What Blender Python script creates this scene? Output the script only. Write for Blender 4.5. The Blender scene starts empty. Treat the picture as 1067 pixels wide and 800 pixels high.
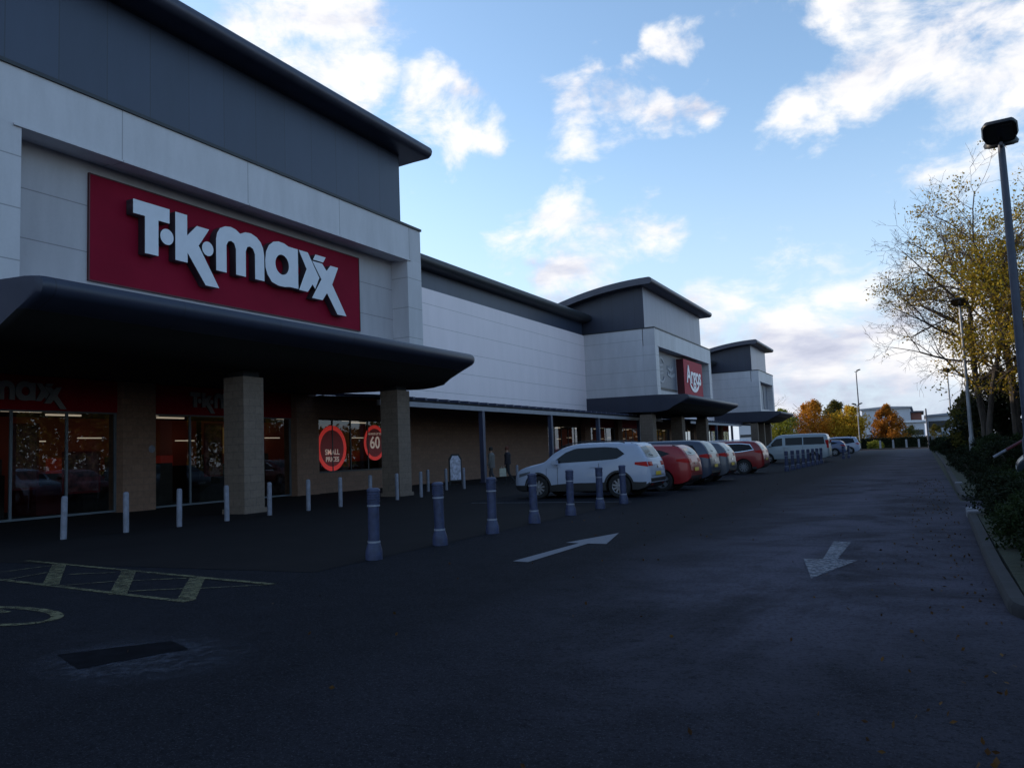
import bpy, bmesh, math, random
from mathutils import Vector, Matrix
from mathutils.bvhtree import BVHTree
R = math.radians
random.seed(7)
scene = bpy.context.scene
col = scene.collection

# ------------------------------------------------------------------ materials
def nmat(name):
    m = bpy.data.materials.new(name); m.use_nodes = True
    nt = m.node_tree; b = nt.nodes['Principled BSDF']
    return m, nt, b
def N(nt, t, **kw):
    n = nt.nodes.new(t)
    for k, v in kw.items():
        if hasattr(n, k) and k not in ('Scale', 'Detail'):
            try: setattr(n, k, v); continue
            except Exception: pass
        n.inputs[k].default_value = v
    return n
def L(nt, a, b): nt.links.new(a, b)
def ramp(nt, fac, stops):
    r = nt.nodes.new('ShaderNodeValToRGB'); e = r.color_ramp.elements
    while len(e) < len(stops): e.new(0.5)
    for el, (p, c) in zip(e, stops):
        el.position = p; el.color = (*c, 1)
    L(nt, fac, r.inputs[0]); return r.outputs[0]
def noise(nt, scale, detail=4, rough=.6, vec=None, dist=0):
    n = nt.nodes.new('ShaderNodeTexNoise'); n.inputs['Scale'].default_value = scale
    n.inputs['Detail'].default_value = detail; n.inputs['Roughness'].default_value = rough
    n.inputs['Distortion'].default_value = dist
    if vec is None:
        g = nt.nodes.new('ShaderNodeNewGeometry'); vec = g.outputs['Position']
    L(nt, vec, n.inputs['Vector']); return n.outputs['Fac']
def scaled(nt, s):
    g = nt.nodes.new('ShaderNodeNewGeometry'); m = nt.nodes.new('ShaderNodeMapping')
    m.inputs['Scale'].default_value = s; L(nt, g.outputs['Position'], m.inputs['Vector']); return m.outputs[0]
def math_(nt, op, a, b=None, c=None):
    n = nt.nodes.new('ShaderNodeMath'); n.operation = op
    for i, v in enumerate((a, b, c)):
        if v is None: continue
        if isinstance(v, (int, float)): n.inputs[i].default_value = v
        else: L(nt, v, n.inputs[i])
    return n.outputs[0]
def mixc(nt, f, a, b, mode='MIX'):
    n = nt.nodes.new('ShaderNodeMix'); n.data_type = 'RGBA'; n.blend_type = mode
    for i, v in ((0, f), (6, a), (7, b)):
        if isinstance(v, (int, float)): n.inputs[i].default_value = v
        elif isinstance(v, tuple): n.inputs[i].default_value = (*v, 1)
        else: L(nt, v, n.inputs[i])
    return n.outputs[2]
def bump(nt, b, h, strength=.3, dist=.02):
    n = nt.nodes.new('ShaderNodeBump'); n.inputs['Strength'].default_value = strength
    n.inputs['Distance'].default_value = dist
    L(nt, h, n.inputs['Height']); L(nt, n.outputs[0], b.inputs['Normal'])
def simple(name, c, rough=.5, metal=0, var=.15, vs=3., coat=0, spec=.5):
    m, nt, b = nmat(name)
    f = noise(nt, vs, 5)
    d = tuple(x*(1-var) for x in c); l = tuple(min(1, x*(1+var)) for x in c)
    L(nt, ramp(nt, f, [(.3, d), (.7, l)]), b.inputs['Base Color'])
    b.inputs['Roughness'].default_value = rough; b.inputs['Metallic'].default_value = metal
    b.inputs['Coat Weight'].default_value = coat; b.inputs['Coat Roughness'].default_value = .05
    b.inputs['Specular IOR Level'].default_value = spec
    return m
def emis(name, c, s):
    m, nt, b = nmat(name); b.inputs['Base Color'].default_value = (*c, 1)
    b.inputs['Emission Color'].default_value = (*c, 1); b.inputs['Emission Strength'].default_value = s
    return m

def panel_mat(name, c, zstep=None, z0=0, ystep=None, y0=0, rough=.45, axis='Y', metal=0, var=.08):
    m, nt, b = nmat(name)
    g = nt.nodes.new('ShaderNodeNewGeometry'); s = nt.nodes.new('ShaderNodeSeparateXYZ'); L(nt, g.outputs['Position'], s.inputs[0])
    dirt = noise(nt, 1., 6, .65, scaled(nt, (1.5, 1.5, .35)))
    fine = noise(nt, 14., 3)
    base = ramp(nt, dirt, [(.25, tuple(x*(1-var*2) for x in c)), (.75, tuple(min(1, x*(1+var)) for x in c))])
    base = mixc(nt, .12, base, ramp(nt, fine, [(.3, tuple(x*.7 for x in c)), (.7, c)]))
    lines = None
    def line(v, step, off, w):
        fr = math_(nt, 'FRACT', math_(nt, 'DIVIDE', math_(nt, 'ADD', v, 1000*step-off), step))
        return math_(nt, 'LESS_THAN', fr, w/step)
    if zstep: lines = line(s.outputs['Z'], zstep, z0, .028)
    if ystep:
        l2 = line(s.outputs['Y' if axis == 'Y' else 'X'], ystep, y0, .03)
        lines = l2 if lines is None else math_(nt, 'MAXIMUM', lines, l2)
        # each sheet a slightly different tone
        idx = math_(nt, 'FLOOR', math_(nt, 'DIVIDE', math_(nt, 'ADD', s.outputs['Y' if axis == 'Y' else 'X'], 1000*ystep-y0), ystep))
        wn = nt.nodes.new('ShaderNodeTexWhiteNoise'); wn.noise_dimensions = '1D'; L(nt, idx, wn.inputs['W'])
        base = mixc(nt, 1., base, ramp(nt, wn.outputs['Value'], [(0, (.86, .86, .86)), (1, (1, 1, 1))]), 'MULTIPLY')
    if lines is not None: base = mixc(nt, math_(nt, 'MULTIPLY', lines, .5), base, tuple(x*.12 for x in c))
    # streaks under the top edge
    L(nt, base, b.inputs['Base Color']); b.inputs['Roughness'].default_value = rough; b.inputs['Metallic'].default_value = metal
    bump(nt, b, dirt, .08, .02)
    return m

def block_mat(name, c1, c2, mortar, sx=.44, sz=.22, axis='Y'):
    m, nt, b = nmat(name)
    g = nt.nodes.new('ShaderNodeNewGeometry'); s = nt.nodes.new('ShaderNodeSeparateXYZ'); L(nt, g.outputs['Position'], s.inputs[0])
    c = nt.nodes.new('ShaderNodeCombineXYZ')
    L(nt, math_(nt, 'ADD', s.outputs['X'], s.outputs['Y']), c.inputs[0]); L(nt, s.outputs['Z'], c.inputs[1])
    br = nt.nodes.new('ShaderNodeTexBrick'); L(nt, c.outputs[0], br.inputs['Vector'])
    br.inputs['Scale'].default_value = 1; br.inputs['Brick Width'].default_value = sx; br.inputs['Row Height'].default_value = sz
    br.inputs['Mortar Size'].default_value = .012; br.inputs['Color1'].default_value = (*c1, 1); br.inputs['Color2'].default_value = (*c2, 1)
    br.inputs['Mortar'].default_value = (*mortar, 1)
    f = noise(nt, 9, 6, .7)
    L(nt, mixc(nt, .35, br.outputs[0], ramp(nt, f, [(.3, tuple(x*.5 for x in c1)), (.7, tuple(x*1.3 for x in c2))])), b.inputs['Base Color'])
    b.inputs['Roughness'].default_value = .9
    bump(nt, b, br.outputs[1], -.3, .01)
    return m

M = {}
def asphalt():
    m, nt, b = nmat('asphalt')
    big = noise(nt, .22, 5, .6, dist=.6); mid = noise(nt, 2.3, 8, .75); fine = noise(nt, 24, 6, .85); grit = noise(nt, 75, 3, .85)
    streak = noise(nt, 1, 8, .75, scaled(nt, (.6, 1.1, 1)), .3); patch = noise(nt, .42, 9, .72, scaled(nt, (1.1, .7, 1)), .8)
    base = ramp(nt, big, [(.3, (.0105, .0108, .0142)), (.5, (.0135, .0138, .0178)), (.7, (.0175, .0177, .0225))])
    base = mixc(nt, .4, base, ramp(nt, mid, [(.3, (.0065, .0067, .009)), (.7, (.0235, .0236, .030))]))
    g = nt.nodes.new('ShaderNodeNewGeometry'); s = nt.nodes.new('ShaderNodeSeparateXYZ'); L(nt, g.outputs['Position'], s.inputs[0])
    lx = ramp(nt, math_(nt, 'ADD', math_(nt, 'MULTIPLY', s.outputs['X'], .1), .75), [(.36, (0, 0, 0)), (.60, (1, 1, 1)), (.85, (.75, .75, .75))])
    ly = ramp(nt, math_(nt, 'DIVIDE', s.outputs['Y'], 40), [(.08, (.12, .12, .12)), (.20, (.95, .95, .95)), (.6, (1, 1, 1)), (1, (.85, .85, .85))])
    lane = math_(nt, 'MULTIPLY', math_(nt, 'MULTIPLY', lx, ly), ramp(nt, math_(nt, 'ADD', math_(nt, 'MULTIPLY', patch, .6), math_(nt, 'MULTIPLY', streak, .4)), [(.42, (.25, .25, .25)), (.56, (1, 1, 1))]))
    base = mixc(nt, math_(nt, 'MULTIPLY', lane, .9), base, (.100, .094, .125))  # right lane lighter and bluer: sky sheen put into the colour
    far = ramp(nt, math_(nt, 'DIVIDE', s.outputs['Y'], 120), [(.62, (0, 0, 0)), (.86, (1, 1, 1))])  # sunlit glow of the far road end, put into the colour
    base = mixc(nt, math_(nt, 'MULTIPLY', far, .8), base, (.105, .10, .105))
    # tyre-darkened drips and repaired areas
    spot = noise(nt, 2.7, 4, .6); base = mixc(nt, ramp(nt, spot, [(.64, (0, 0, 0)), (.72, (.55, .55, .55))]), base, (.006, .006, .008))
    base = mixc(nt, 1., base, ramp(nt, fine, [(.34, (.30, .30, .30)), (.5, (.95, .95, .95)), (.66, (1.0, 1.0, 1.0))]), 'MULTIPLY')
    base = mixc(nt, ramp(nt, grit, [(.56, (0, 0, 0)), (.66, (.8, .8, .8))]), base, (.062, .062, .075))
    L(nt, base, b.inputs['Base Color']); b.inputs['Roughness'].default_value = .9
    b.inputs['Specular IOR Level'].default_value = .05
    bump(nt, b, fine, .8, .012)
    return m
M['asphalt'] = asphalt()
def paving():
    m, nt, b = nmat('block_paving')
    g = nt.nodes.new('ShaderNodeNewGeometry')
    br = nt.nodes.new('ShaderNodeTexBrick'); L(nt, g.outputs['Position'], br.inputs['Vector'])
    br.inputs['Scale'].default_value = 1; br.inputs['Brick Width'].default_value = .2; br.inputs['Row Height'].default_value = .1
    br.inputs['Mortar Size'].default_value = .006
    br.inputs['Color1'].default_value = (.013, .0108, .0112, 1); br.inputs['Color2'].default_value = (.015, .0125, .013, 1); br.inputs['Mortar'].default_value = (.009, .009, .010, 1)
    f = noise(nt, .8, 6, .7)
    L(nt, mixc(nt, .5, br.outputs[0], ramp(nt, f, [(.3, (.006, .0058, .0068)), (.7, (.017, .015, .0165))])), b.inputs['Base Color'])
    b.inputs['Roughness'].default_value = .9; b.inputs['Specular IOR Level'].default_value = .08
    bump(nt, b, br.outputs[1], -.3, .01); return m
M['paving'] = paving()
def soil():
    m, nt, b = nmat('soil'); f = noise(nt, 5, 6, .7)
    L(nt, ramp(nt, f, [(.3, (.012, .014, .007)), (.7, (.035, .04, .018))]), b.inputs['Base Color']); b.inputs['Roughness'].default_value = 1
    bump(nt, b, f, .8, .06); return m
M['soil'] = soil()
def worn(name, c, lo=.42, hi=.6, scale=7, alphamax=1.):
    m, nt, b = nmat(name)
    f = noise(nt, scale, 7, .75); f2 = noise(nt, 1.1, 4)
    a = ramp(nt, math_(nt, 'ADD', math_(nt, 'MULTIPLY', f, .7), math_(nt, 'MULTIPLY', f2, .3)), [(lo, (0, 0, 0)), (hi, (alphamax,)*3)])
    L(nt, ramp(nt, f, [(.3, tuple(x*.6 for x in c)), (.8, c)]), b.inputs['Base Color']); L(nt, a, b.inputs['Alpha']); b.inputs['Roughness'].default_value = .8
    return m
M['white_line'] = worn('worn_white_paint', (.16, .16, .18), .34, .5, 20)
M['yellow_line'] = worn('worn_yellow_paint', (.15, .135, .062), .36, .60)
M['worn_arrow'] = worn('very_worn_paint', (.20, .21, .25), .34, .62, 16)
M['bright_arrow'] = worn('arrow_paint', (.17, .175, .21), .3, .42, 26)
M['patch'] = simple('tar_patch', (.0075, .0075, .0098), .95, 0, .4, 6, spec=.03)
M['pale_patch'] = worn('pale_worn_tarmac', (.019, .025, .046), .42, .62, 7)
def fade(m, cx, cy, rx, ry):
    nt = m.node_tree; b = nt.nodes['Principled BSDF']; src = b.inputs['Alpha'].links[0].from_socket
    g = nt.nodes.new('ShaderNodeNewGeometry'); s = nt.nodes.new('ShaderNodeSeparateXYZ'); L(nt, g.outputs['Position'], s.inputs[0])
    dx = math_(nt, 'DIVIDE', math_(nt, 'SUBTRACT', s.outputs['X'], cx), rx); dy = math_(nt, 'DIVIDE', math_(nt, 'SUBTRACT', s.outputs['Y'], cy), ry)
    d = math_(nt, 'SQRT', math_(nt, 'ADD', math_(nt, 'MULTIPLY', dx, dx), math_(nt, 'MULTIPLY', dy, dy)))
    f = math_(nt, 'MULTIPLY', math_(nt, 'MAXIMUM', math_(nt, 'SUBTRACT', 1, d), 0), 2.2); f = math_(nt, 'MINIMUM', f, 1)
    L(nt, math_(nt, 'MULTIPLY', src, f), b.inputs['Alpha'])
fade(M['pale_patch'], -5.25, 4.1, .95, .75)
M['kerb'] = panel_mat('kerb_concrete', (.024, .024, .028), None, 0, .915, .2, .95, var=.35)
M['kerb_white'] = worn('kerb_white', (.22, .22, .25), .2, .4, 8)

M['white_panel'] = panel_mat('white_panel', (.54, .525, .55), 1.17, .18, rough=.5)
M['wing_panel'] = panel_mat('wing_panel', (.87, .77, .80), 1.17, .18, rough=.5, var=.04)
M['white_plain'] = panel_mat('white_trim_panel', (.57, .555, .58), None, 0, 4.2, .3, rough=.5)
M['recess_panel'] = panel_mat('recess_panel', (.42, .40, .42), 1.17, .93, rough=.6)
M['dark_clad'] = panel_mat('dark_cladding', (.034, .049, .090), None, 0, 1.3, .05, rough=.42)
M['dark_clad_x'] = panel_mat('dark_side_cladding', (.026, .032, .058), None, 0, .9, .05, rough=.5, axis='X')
M['light_clad'] = panel_mat('light_grey_cladding', (.20, .205, .28), None, 0, 1.3, .05, rough=.4)
M['roof'] = simple('roof_metal', (.050, .053, .078), .42, .2, .2, 1.2)
M['roof_dark'] = simple('roof_metal_dark', (.020, .024, .030), .5, .1, .25, 1.2)
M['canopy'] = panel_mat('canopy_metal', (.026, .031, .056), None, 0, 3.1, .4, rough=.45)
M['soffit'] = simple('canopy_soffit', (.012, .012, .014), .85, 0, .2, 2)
M['block'] = block_mat('buff_blockwork', (.19, .112, .078), (.235, .14, .098), (.14, .095, .075))
M['column'] = block_mat('column_blockwork', (.155, .118, .092), (.19, .145, .115), (.115, .09, .075))
M['frame'] = simple('window_frame_metal', (.03, .032, .036), .45, .1, .1)
M['frame_pale'] = simple('pale_frame_metal', (.14, .17, .2), .4, .3, .1)
M['post_blue'] = simple('blue_grey_post', (.045, .055, .10), .5, .0, .15)
M['fascia_strip'] = simple('pale_fascia_strip', (.30, .30, .33), .6, 0, .1)
M['sign_red'] = simple('sign_red', (.225, .008, .027), .6, 0, .1, .7, spec=.06)
M['fascia_red'] = simple('fascia_red', (.24, .006, .016), .6, 0, .1, .7, spec=.1)
M['sign_red_dark'] = simple('sign_dark_red', (.07, .003, .008), .5, 0, .1, .7)
M['argos_red'] = simple('sign_bright_red', (.40, .03, .05), .6, 0, .06, .7, spec=.15)
M['sign_grey'] = simple('sign_grey', (.11, .125, .165), .45, 0, .08)
M['sign_grey_light'] = simple('sign_mark_grey', (.22, .24, .29), .45, 0, .08)
M['letter'] = simple('letter_white', (.62, .64, .70), .3, 0, .04)
M['letter_side'] = simple('letter_side', (.05, .045, .055), .5, 0, .1)
M['letter_dim'] = simple('letter_inner', (.22, .22, .23), .4, 0, .05)
M['bollard_blue'] = simple('bollard_blue_paint', (.030, .040, .090), .5, 0, .35, 9, spec=.4)
M['bollard_white'] = simple('bollard_grey_paint', (.17, .18, .225), .55, 0, .25, 8)
M['band_white'] = simple('reflective_band', (.22, .235, .29), .4, 0, .15, 12)
M['pole'] = simple('lamp_pole_paint', (.030, .038, .064), .5, .1, .25, 3)
M['pole_pale'] = simple('galvanised_pole', (.24, .25, .27), .5, .4, .2, 3)
M['lamp_black'] = simple('lamp_housing', (.008, .008, .010), .5, 0, .2)
M['lamp_glass'] = simple('lamp_glass', (.02, .018, .018), .2, 0, .2)
M['tyre'] = simple('tyre_rubber', (.012, .012, .013), .85, 0, .2)
M['alloy'] = simple('alloy_rim', (.25, .26, .29), .35, .6, .1)
M['plastic'] = simple('black_plastic', (.016, .016, .018), .55, 0, .15)
M['carglass'] = simple('car_glass', (.005, .006, .009), .06, 0, .2, spec=.22)
M['carglass_rear'] = simple('car_rear_glass', (.010, .012, .016), .05, 0, .2, 1.5, spec=.3)
M['tail'] = simple('tail_lamp_red', (.38, .006, .006), .35, 0, .1, spec=.15)
M['tail_amber'] = simple('lamp_amber', (.6, .18, .02), .2, 0, .1, coat=1)
M['head'] = simple('headlamp', (.14, .15, .17), .08, .3, .3, 6, coat=1)
M['plate_y'] = simple('number_plate_yellow', (.62, .42, .03), .4, 0, .05)
M['plate_w'] = simple('number_plate_white', (.6, .6, .6), .4, 0, .05)
M['chrome'] = simple('chrome', (.6, .62, .65), .15, 1, .05)
M['interior'] = simple('shop_interior', (.05, .045, .04), .9, 0, .3)
M['interior_red'] = simple('shop_poster_red', (.16, .010, .014), .6, 0, .3, 2)
M['tube'] = emis('strip_light', (1, .80, .6), .5)
M['red_glow'] = emis('added_red_glow', (.8, .06, .04), .035)  # glow for the added interior panels
M['back_wall_glow'] = emis('shop_wall_glow', (.5, .10, .06), .007)  # wall emits faint red in place of the interior lighting
M['warm_panel'] = emis('warm_display', (.75, .38, .12), .07)
M['sheen'] = simple('pale_poster', (.16, .14, .14), .5, 0, .6, 5)
def paint(name, c, coat=.35, rough=.34, metal=.15):
    return simple(name, c, rough, metal, .04, 1.5, coat)
def glass():
    m = bpy.data.materials.new('shop_glass'); m.use_nodes = True; nt = m.node_tree; nt.nodes.clear()
    o = nt.nodes.new('ShaderNodeOutputMaterial'); mx = nt.nodes.new('ShaderNodeMixShader')
    t = nt.nodes.new('ShaderNodeBsdfTransparent'); t.inputs[0].default_value = (.62, .66, .66, 1)
    g = nt.nodes.new('ShaderNodeBsdfGlossy'); g.inputs['Roughness'].default_value = .0; g.inputs[0].default_value = (.85, .9, .95, 1)
    f = nt.nodes.new('ShaderNodeFresnel'); f.inputs[0].default_value = 1.6
    L(nt, math_(nt, 'ADD', math_(nt, 'MULTIPLY', f.outputs[0], .8), .03), mx.inputs[0]); L(nt, t.outputs[0], mx.inputs[1]); L(nt, g.outputs[0], mx.inputs[2])
    L(nt, mx.outputs[0], o.inputs[0]); return m
M['glass'] = glass()
def leafmat(name, cols, trans=.35):
    m, nt, b = nmat(name)
    g = nt.nodes.new('ShaderNodeNewGeometry'); n = len(cols)
    f = math_(nt, 'ADD', math_(nt, 'MULTIPLY', g.outputs['Random Per Island'], .75), math_(nt, 'MULTIPLY', math_(nt, 'SUBTRACT', noise(nt, .55, 3), .3), .6))
    c = ramp(nt, f, [(i/(n-1), cc) for i, cc in enumerate(cols)])
    L(nt, c, b.inputs['Base Color']); b.inputs['Roughness'].default_value = .75; b.inputs['Specular IOR Level'].default_value = .2
    t = nt.nodes.new('ShaderNodeBsdfTranslucent'); L(nt, c, t.inputs[0])
    mx = nt.nodes.new('ShaderNodeMixShader'); mx.inputs[0].default_value = trans
    out = nt.nodes['Material Output']; L(nt, b.outputs[0], mx.inputs[1]); L(nt, t.outputs[0], mx.inputs[2]); L(nt, mx.outputs[0], out.inputs[0])
    return m
M['leaf_gold'] = leafmat('leaf_gold', [(.09, .09, .014), (.22, .18, .018), (.42, .29, .024), (.26, .16, .014), (.10, .09, .016)])
M['leaf_orange'] = leafmat('leaf_orange', [(.18, .07, .012), (.48, .20, .02), (.60, .28, .025), (.46, .17, .015), (.18, .12, .012)])
M['leaf_yellow'] = leafmat('leaf_yellow', [(.24, .19, .02), (.58, .37, .03), (.68, .44, .04), (.44, .24, .02), (.15, .15, .02)])
M['leaf_rust'] = leafmat('leaf_rust', [(.16, .05, .012), (.36, .13, .018), (.48, .20, .024), (.36, .13, .014), (.15, .07, .012)])
M['leaf_olive'] = leafmat('leaf_olive', [(.04, .045, .01), (.09, .085, .015), (.14, .11, .02), (.07, .07, .012)])
M['leaf_green'] = leafmat('leaf_green', [(.007, .013, .004), (.013, .024, .006), (.024, .036, .009), (.011, .019, .005)], .25)
M['leaf_dark'] = leafmat('leaf_dark', [(.004, .008, .003), (.008, .015, .005), (.016, .021, .008), (.008, .012, .004)], .15)
M['leaf_lime'] = leafmat('leaf_lime', [(.10, .12, .015), (.22, .24, .03), (.30, .28, .04), (.16, .18, .02)], .3)
M['leaf_fallen'] = leafmat('leaf_fallen', [(.02, .010, .004), (.05, .022, .008), (.09, .045, .012), (.02, .01, .004)], 0)
def bark():
    m, nt, b = nmat('bark'); f = noise(nt, 1, 6, .7, scaled(nt, (9, 9, 1.5)))
    L(nt, ramp(nt, f, [(.3, (.018, .015, .013)), (.7, (.085, .07, .058))]), b.inputs['Base Color']); b.inputs['Roughness'].default_value = .9
    bump(nt, b, f, .6, .03); return m
M['bark'] = bark()
M['twig'] = simple('twig_bark', (.075, .055, .05), .9, 0, .3)

# ------------------------------------------------------------------ mesh helper
class MB:
    def __init__(s): s.v = []; s.f = []; s.m = []; s.mats = []
    def mi(s, mat):
        if mat not in s.mats: s.mats.append(mat)
        return s.mats.index(mat)
    def add(s, vs, fs, mat=None):
        o = len(s.v); s.v += [tuple(v) for v in vs]; k = s.mi(mat) if mat else 0
        for f in fs: s.f.append(tuple(i+o for i in f)); s.m.append(k)
    def box(s, x0, x1, y0, y1, z0, z1, mat=None):
        if x0 > x1: x0, x1 = x1, x0
        if y0 > y1: y0, y1 = y1, y0
        s.add([(x0,y0,z0),(x1,y0,z0),(x1,y1,z0),(x0,y1,z0),(x0,y0,z1),(x1,y0,z1),(x1,y1,z1),(x0,y1,z1)],
              [(0,3,2,1),(4,5,6,7),(0,1,5,4),(1,2,6,5),(2,3,7,6),(3,0,4,7)], mat)
    def prism(s, prof, y0, y1, mat=None, axis='Y'):      # prof (x,z), extruded along Y
        n = len(prof)
        if axis == 'Y': vs = [(x, y0, z) for x, z in prof]+[(x, y1, z) for x, z in prof]
        else: vs = [(y0, x, z) for x, z in prof]+[(y1, x, z) for x, z in prof]
        s.add(vs, [tuple(range(n)), tuple(range(2*n-1, n-1, -1))]+[(i, i+n, (i+1) % n+n, (i+1) % n) for i in range(n)], mat)
    def poly(s, pts, z, mat=None): s.add([(x, y, z) for x, y in pts], [tuple(range(len(pts)))], mat)
    def slab(s, pts, z0, z1, mat=None):
        n = len(pts); s.add([(x, y, z0) for x, y in pts]+[(x, y, z1) for x, y in pts],
            [tuple(range(n-1, -1, -1)), tuple(range(n, 2*n))]+[(i, (i+1) % n, (i+1) % n+n, i+n) for i in range(n)], mat)
    def tube(s, p0, p1, r0, r1, n=8, mat=None, cap=True):
        p0 = Vector(p0); p1 = Vector(p1); d = (p1-p0)
        if d.length < 1e-6: return
        d.normalize(); a = d.orthogonal().normalized(); b = d.cross(a)
        vs = []
        for p, r in ((p0, r0), (p1, r1)):
            for i in range(n):
                t = 2*math.pi*i/n; vs.append(p+a*math.cos(t)*r+b*math.sin(t)*r)
        fs = [(i, (i+1) % n, (i+1) % n+n, i+n) for i in range(n)]
        if cap: fs += [tuple(range(n-1, -1, -1)), tuple(range(n, 2*n))]
        s.add(vs, fs, mat)
    def lathe(s, prof, n=24, mat=None, c=(0, 0, 0), axis='Z'):      # prof (r,z)
        vs = []
        for r, z in prof:
            for i in range(n):
                t = 2*math.pi*i/n
                if axis == 'Z': vs.append((c[0]+r*math.cos(t), c[1]+r*math.sin(t), c[2]+z))
                else: vs.append((c[0]+r*math.cos(t), c[1]+z, c[2]+r*math.sin(t)))
        fs = []
        for k in range(len(prof)-1):
            for i in range(n): fs.append((k*n+i, k*n+(i+1) % n, (k+1)*n+(i+1) % n, (k+1)*n+i))
        fs.append(tuple(range(n-1, -1, -1))); fs.append(tuple(range((len(prof)-1)*n, len(prof)*n)))
        s.add(vs, fs, mat)
    def build(s, name, mat=None, parent=None, smooth=False, angle=35, bevel=0, fix=True):
        me = bpy.data.meshes.new(name); me.from_pydata(s.v, [], s.f)
        ms = s.mats or [mat]
        if mat and not s.mats: ms = [mat]
        for m_ in ms: me.materials.append(m_)
        if s.mats: me.polygons.foreach_set('material_index', s.m)
        if fix:
            b = bmesh.new(); b.from_mesh(me); bmesh.ops.recalc_face_normals(b, faces=b.faces)
            if bevel: bmesh.ops.bevel(b, geom=list(b.edges), offset=bevel, segments=2, affect='EDGES', clamp_overlap=True)
            b.to_mesh(me); b.free()
        if smooth or bevel:
            me.polygons.foreach_set('use_smooth', [True]*len(me.polygons)); me.set_sharp_from_angle(angle=R(angle))
        me.update()
        o = bpy.data.objects.new(name, me); col.objects.link(o)
        if parent: o.parent = parent
        return o
def tag(o, label=None, cat=None, group=None, kind=None):
    if label: o['label'] = label
    if cat: o['category'] = cat
    if group: o['group'] = group
    if kind: o['kind'] = kind
    return o
def empty(name, loc, label, cat, group=None, rz=0):
    o = bpy.data.objects.new(name, None); o.location = loc; o.rotation_euler.z = rz; o.empty_display_size = .2; col.objects.link(o)
    return tag(o, label, cat, group)
def copy_tree(o, parent=None):
    c = o.copy(); col.objects.link(c); c.parent = parent
    for ch in list(o.children): copy_tree(ch, c)
    return c
def struct(o): o['kind'] = 'structure'; return o

# ------------------------------------------------------------------ camera
cam = bpy.data.cameras.new('camera'); cam.sensor_width = 36; cam.lens = 36*830/1067; cam.clip_end = 3000; cam.clip_start = .05
co = bpy.data.objects.new('camera', cam); col.objects.link(co)
rt = Vector((0.88834736, 0.45744287, -0.03981194)); up = Vector((0.07521335, -0.05943253, 0.99539476)); fw = Vector((-0.45297012, 0.88725069, 0.08720254))
mw = Matrix((rt, up, -fw)).transposed().to_4x4(); mw.translation = (0, 0, 1.4); co.matrix_world = mw
scene.camera = co

# ------------------------------------------------------------------ world
SUN_EL, SUN_AZ = 18.0, -90.0                       # sun over the buildings, due -X
w = bpy.data.worlds.new('World'); scene.world = w; w.use_nodes = True
nt = w.node_tree; bg = nt.nodes['Background']
sky = nt.nodes.new('ShaderNodeTexSky'); sky.sky_type = 'NISHITA'; sky.sun_disc = False
sky.sun_elevation = R(SUN_EL); sky.sun_rotation = R(-90); sky.air_density = 1.0; sky.dust_density = .6; sky.ozone_density = 1.6
tc = nt.nodes.new('ShaderNodeTexCoord'); D = tc.outputs['Generated']
CL = [(-0.5921, 0.6476, 0.4796, 0.0799), (-0.5523, 0.6733, 0.4915, 0.059), (-0.5525, 0.7055, 0.4438, 0.0386), (-0.5775, 0.6775, 0.4555, 0.0544), (-0.6269, 0.6111, 0.4832, 0.0419), (-0.4841, 0.7793, 0.3978, 0.0478), (-0.4709, 0.7997, 0.3724, 0.0345), (-0.46, 0.7749, 0.4336, 0.018), (-0.5061, 0.7617, 0.4047, 0.0283), (-0.4484, 0.8175, 0.3615, 0.0162), (-0.3363, 0.8532, 0.3986, 0.0364), (-0.2921, 0.8651, 0.4077, 0.0383), (-0.2517, 0.8828, 0.3966, 0.0292), (-0.2149, 0.8936, 0.3941, 0.0245), (-0.3078, 0.847, 0.4335, 0.0201), (-0.196, 0.9041, 0.3797, 0.0156), (-0.222, 0.860, 0.4595, 0.020), (0.0191, 0.9207, 0.3899, 0.08), (0.0725, 0.9143, 0.3985, 0.11), (0.1128, 0.9202, 0.3748, 0.0673), (-0.0282, 0.9237, 0.3821, 0.0417), (-0.0995, 0.9268, 0.3621, 0.0379), (-0.0483, 0.8856, 0.4619, 0.028), (0.0049, 0.8995, 0.4369, 0.072), (-0.0694, 0.9297, 0.3617, 0.0267), (-0.375, 0.8851, 0.2756, 0.028), (-0.3158, 0.9099, 0.2691, 0.033), (-0.2851, 0.9203, 0.2677, 0.030), (-0.3923, 0.89, 0.2322, 0.046), (-0.3798, 0.9026, 0.2025, 0.0334), (-0.4122, 0.8776, 0.2448, 0.0214), (-0.079, 0.9849, 0.1542, 0.0445), (-0.1114, 0.9838, 0.1408, 0.0451), (-0.0509, 0.991, 0.1238, 0.0495), (-0.2269, 0.9572, 0.1797, 0.035), (-0.2018, 0.9672, 0.1546, 0.0406), (-0.1551, 0.9796, 0.1277, 0.0515), (-0.02, 0.9904, 0.1369, 0.0325), (0.0142, 0.9967, 0.0799, 0.064), (-0.1054, 0.9909, 0.0841, 0.0788), (-0.0242, 0.9962, 0.0831, 0.0761), (-0.1813, 0.9808, 0.0723, 0.0577), (-0.2004, 0.9737, 0.1083, 0.0523), (0.0673, 0.9962, 0.0544, 0.062), (-0.1294, 0.9905, 0.0461, 0.068), (-0.0572, 0.9975, 0.0417, 0.0661), (0.0242, 0.9994, 0.026, 0.0529), (-0.2623, 0.9517, 0.1594, 0.0235)]
mask = None
nw = nt.nodes.new('ShaderNodeTexNoise'); nw.inputs['Scale'].default_value = 15; nw.inputs['Detail'].default_value = 6; L(nt, D, nw.inputs['Vector'])
wv = nt.nodes.new('ShaderNodeVectorMath'); wv.operation = 'MULTIPLY_ADD'; L(nt, nw.outputs['Color'], wv.inputs[0]); wv.inputs[1].default_value = (.09, .09, .075)
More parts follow.
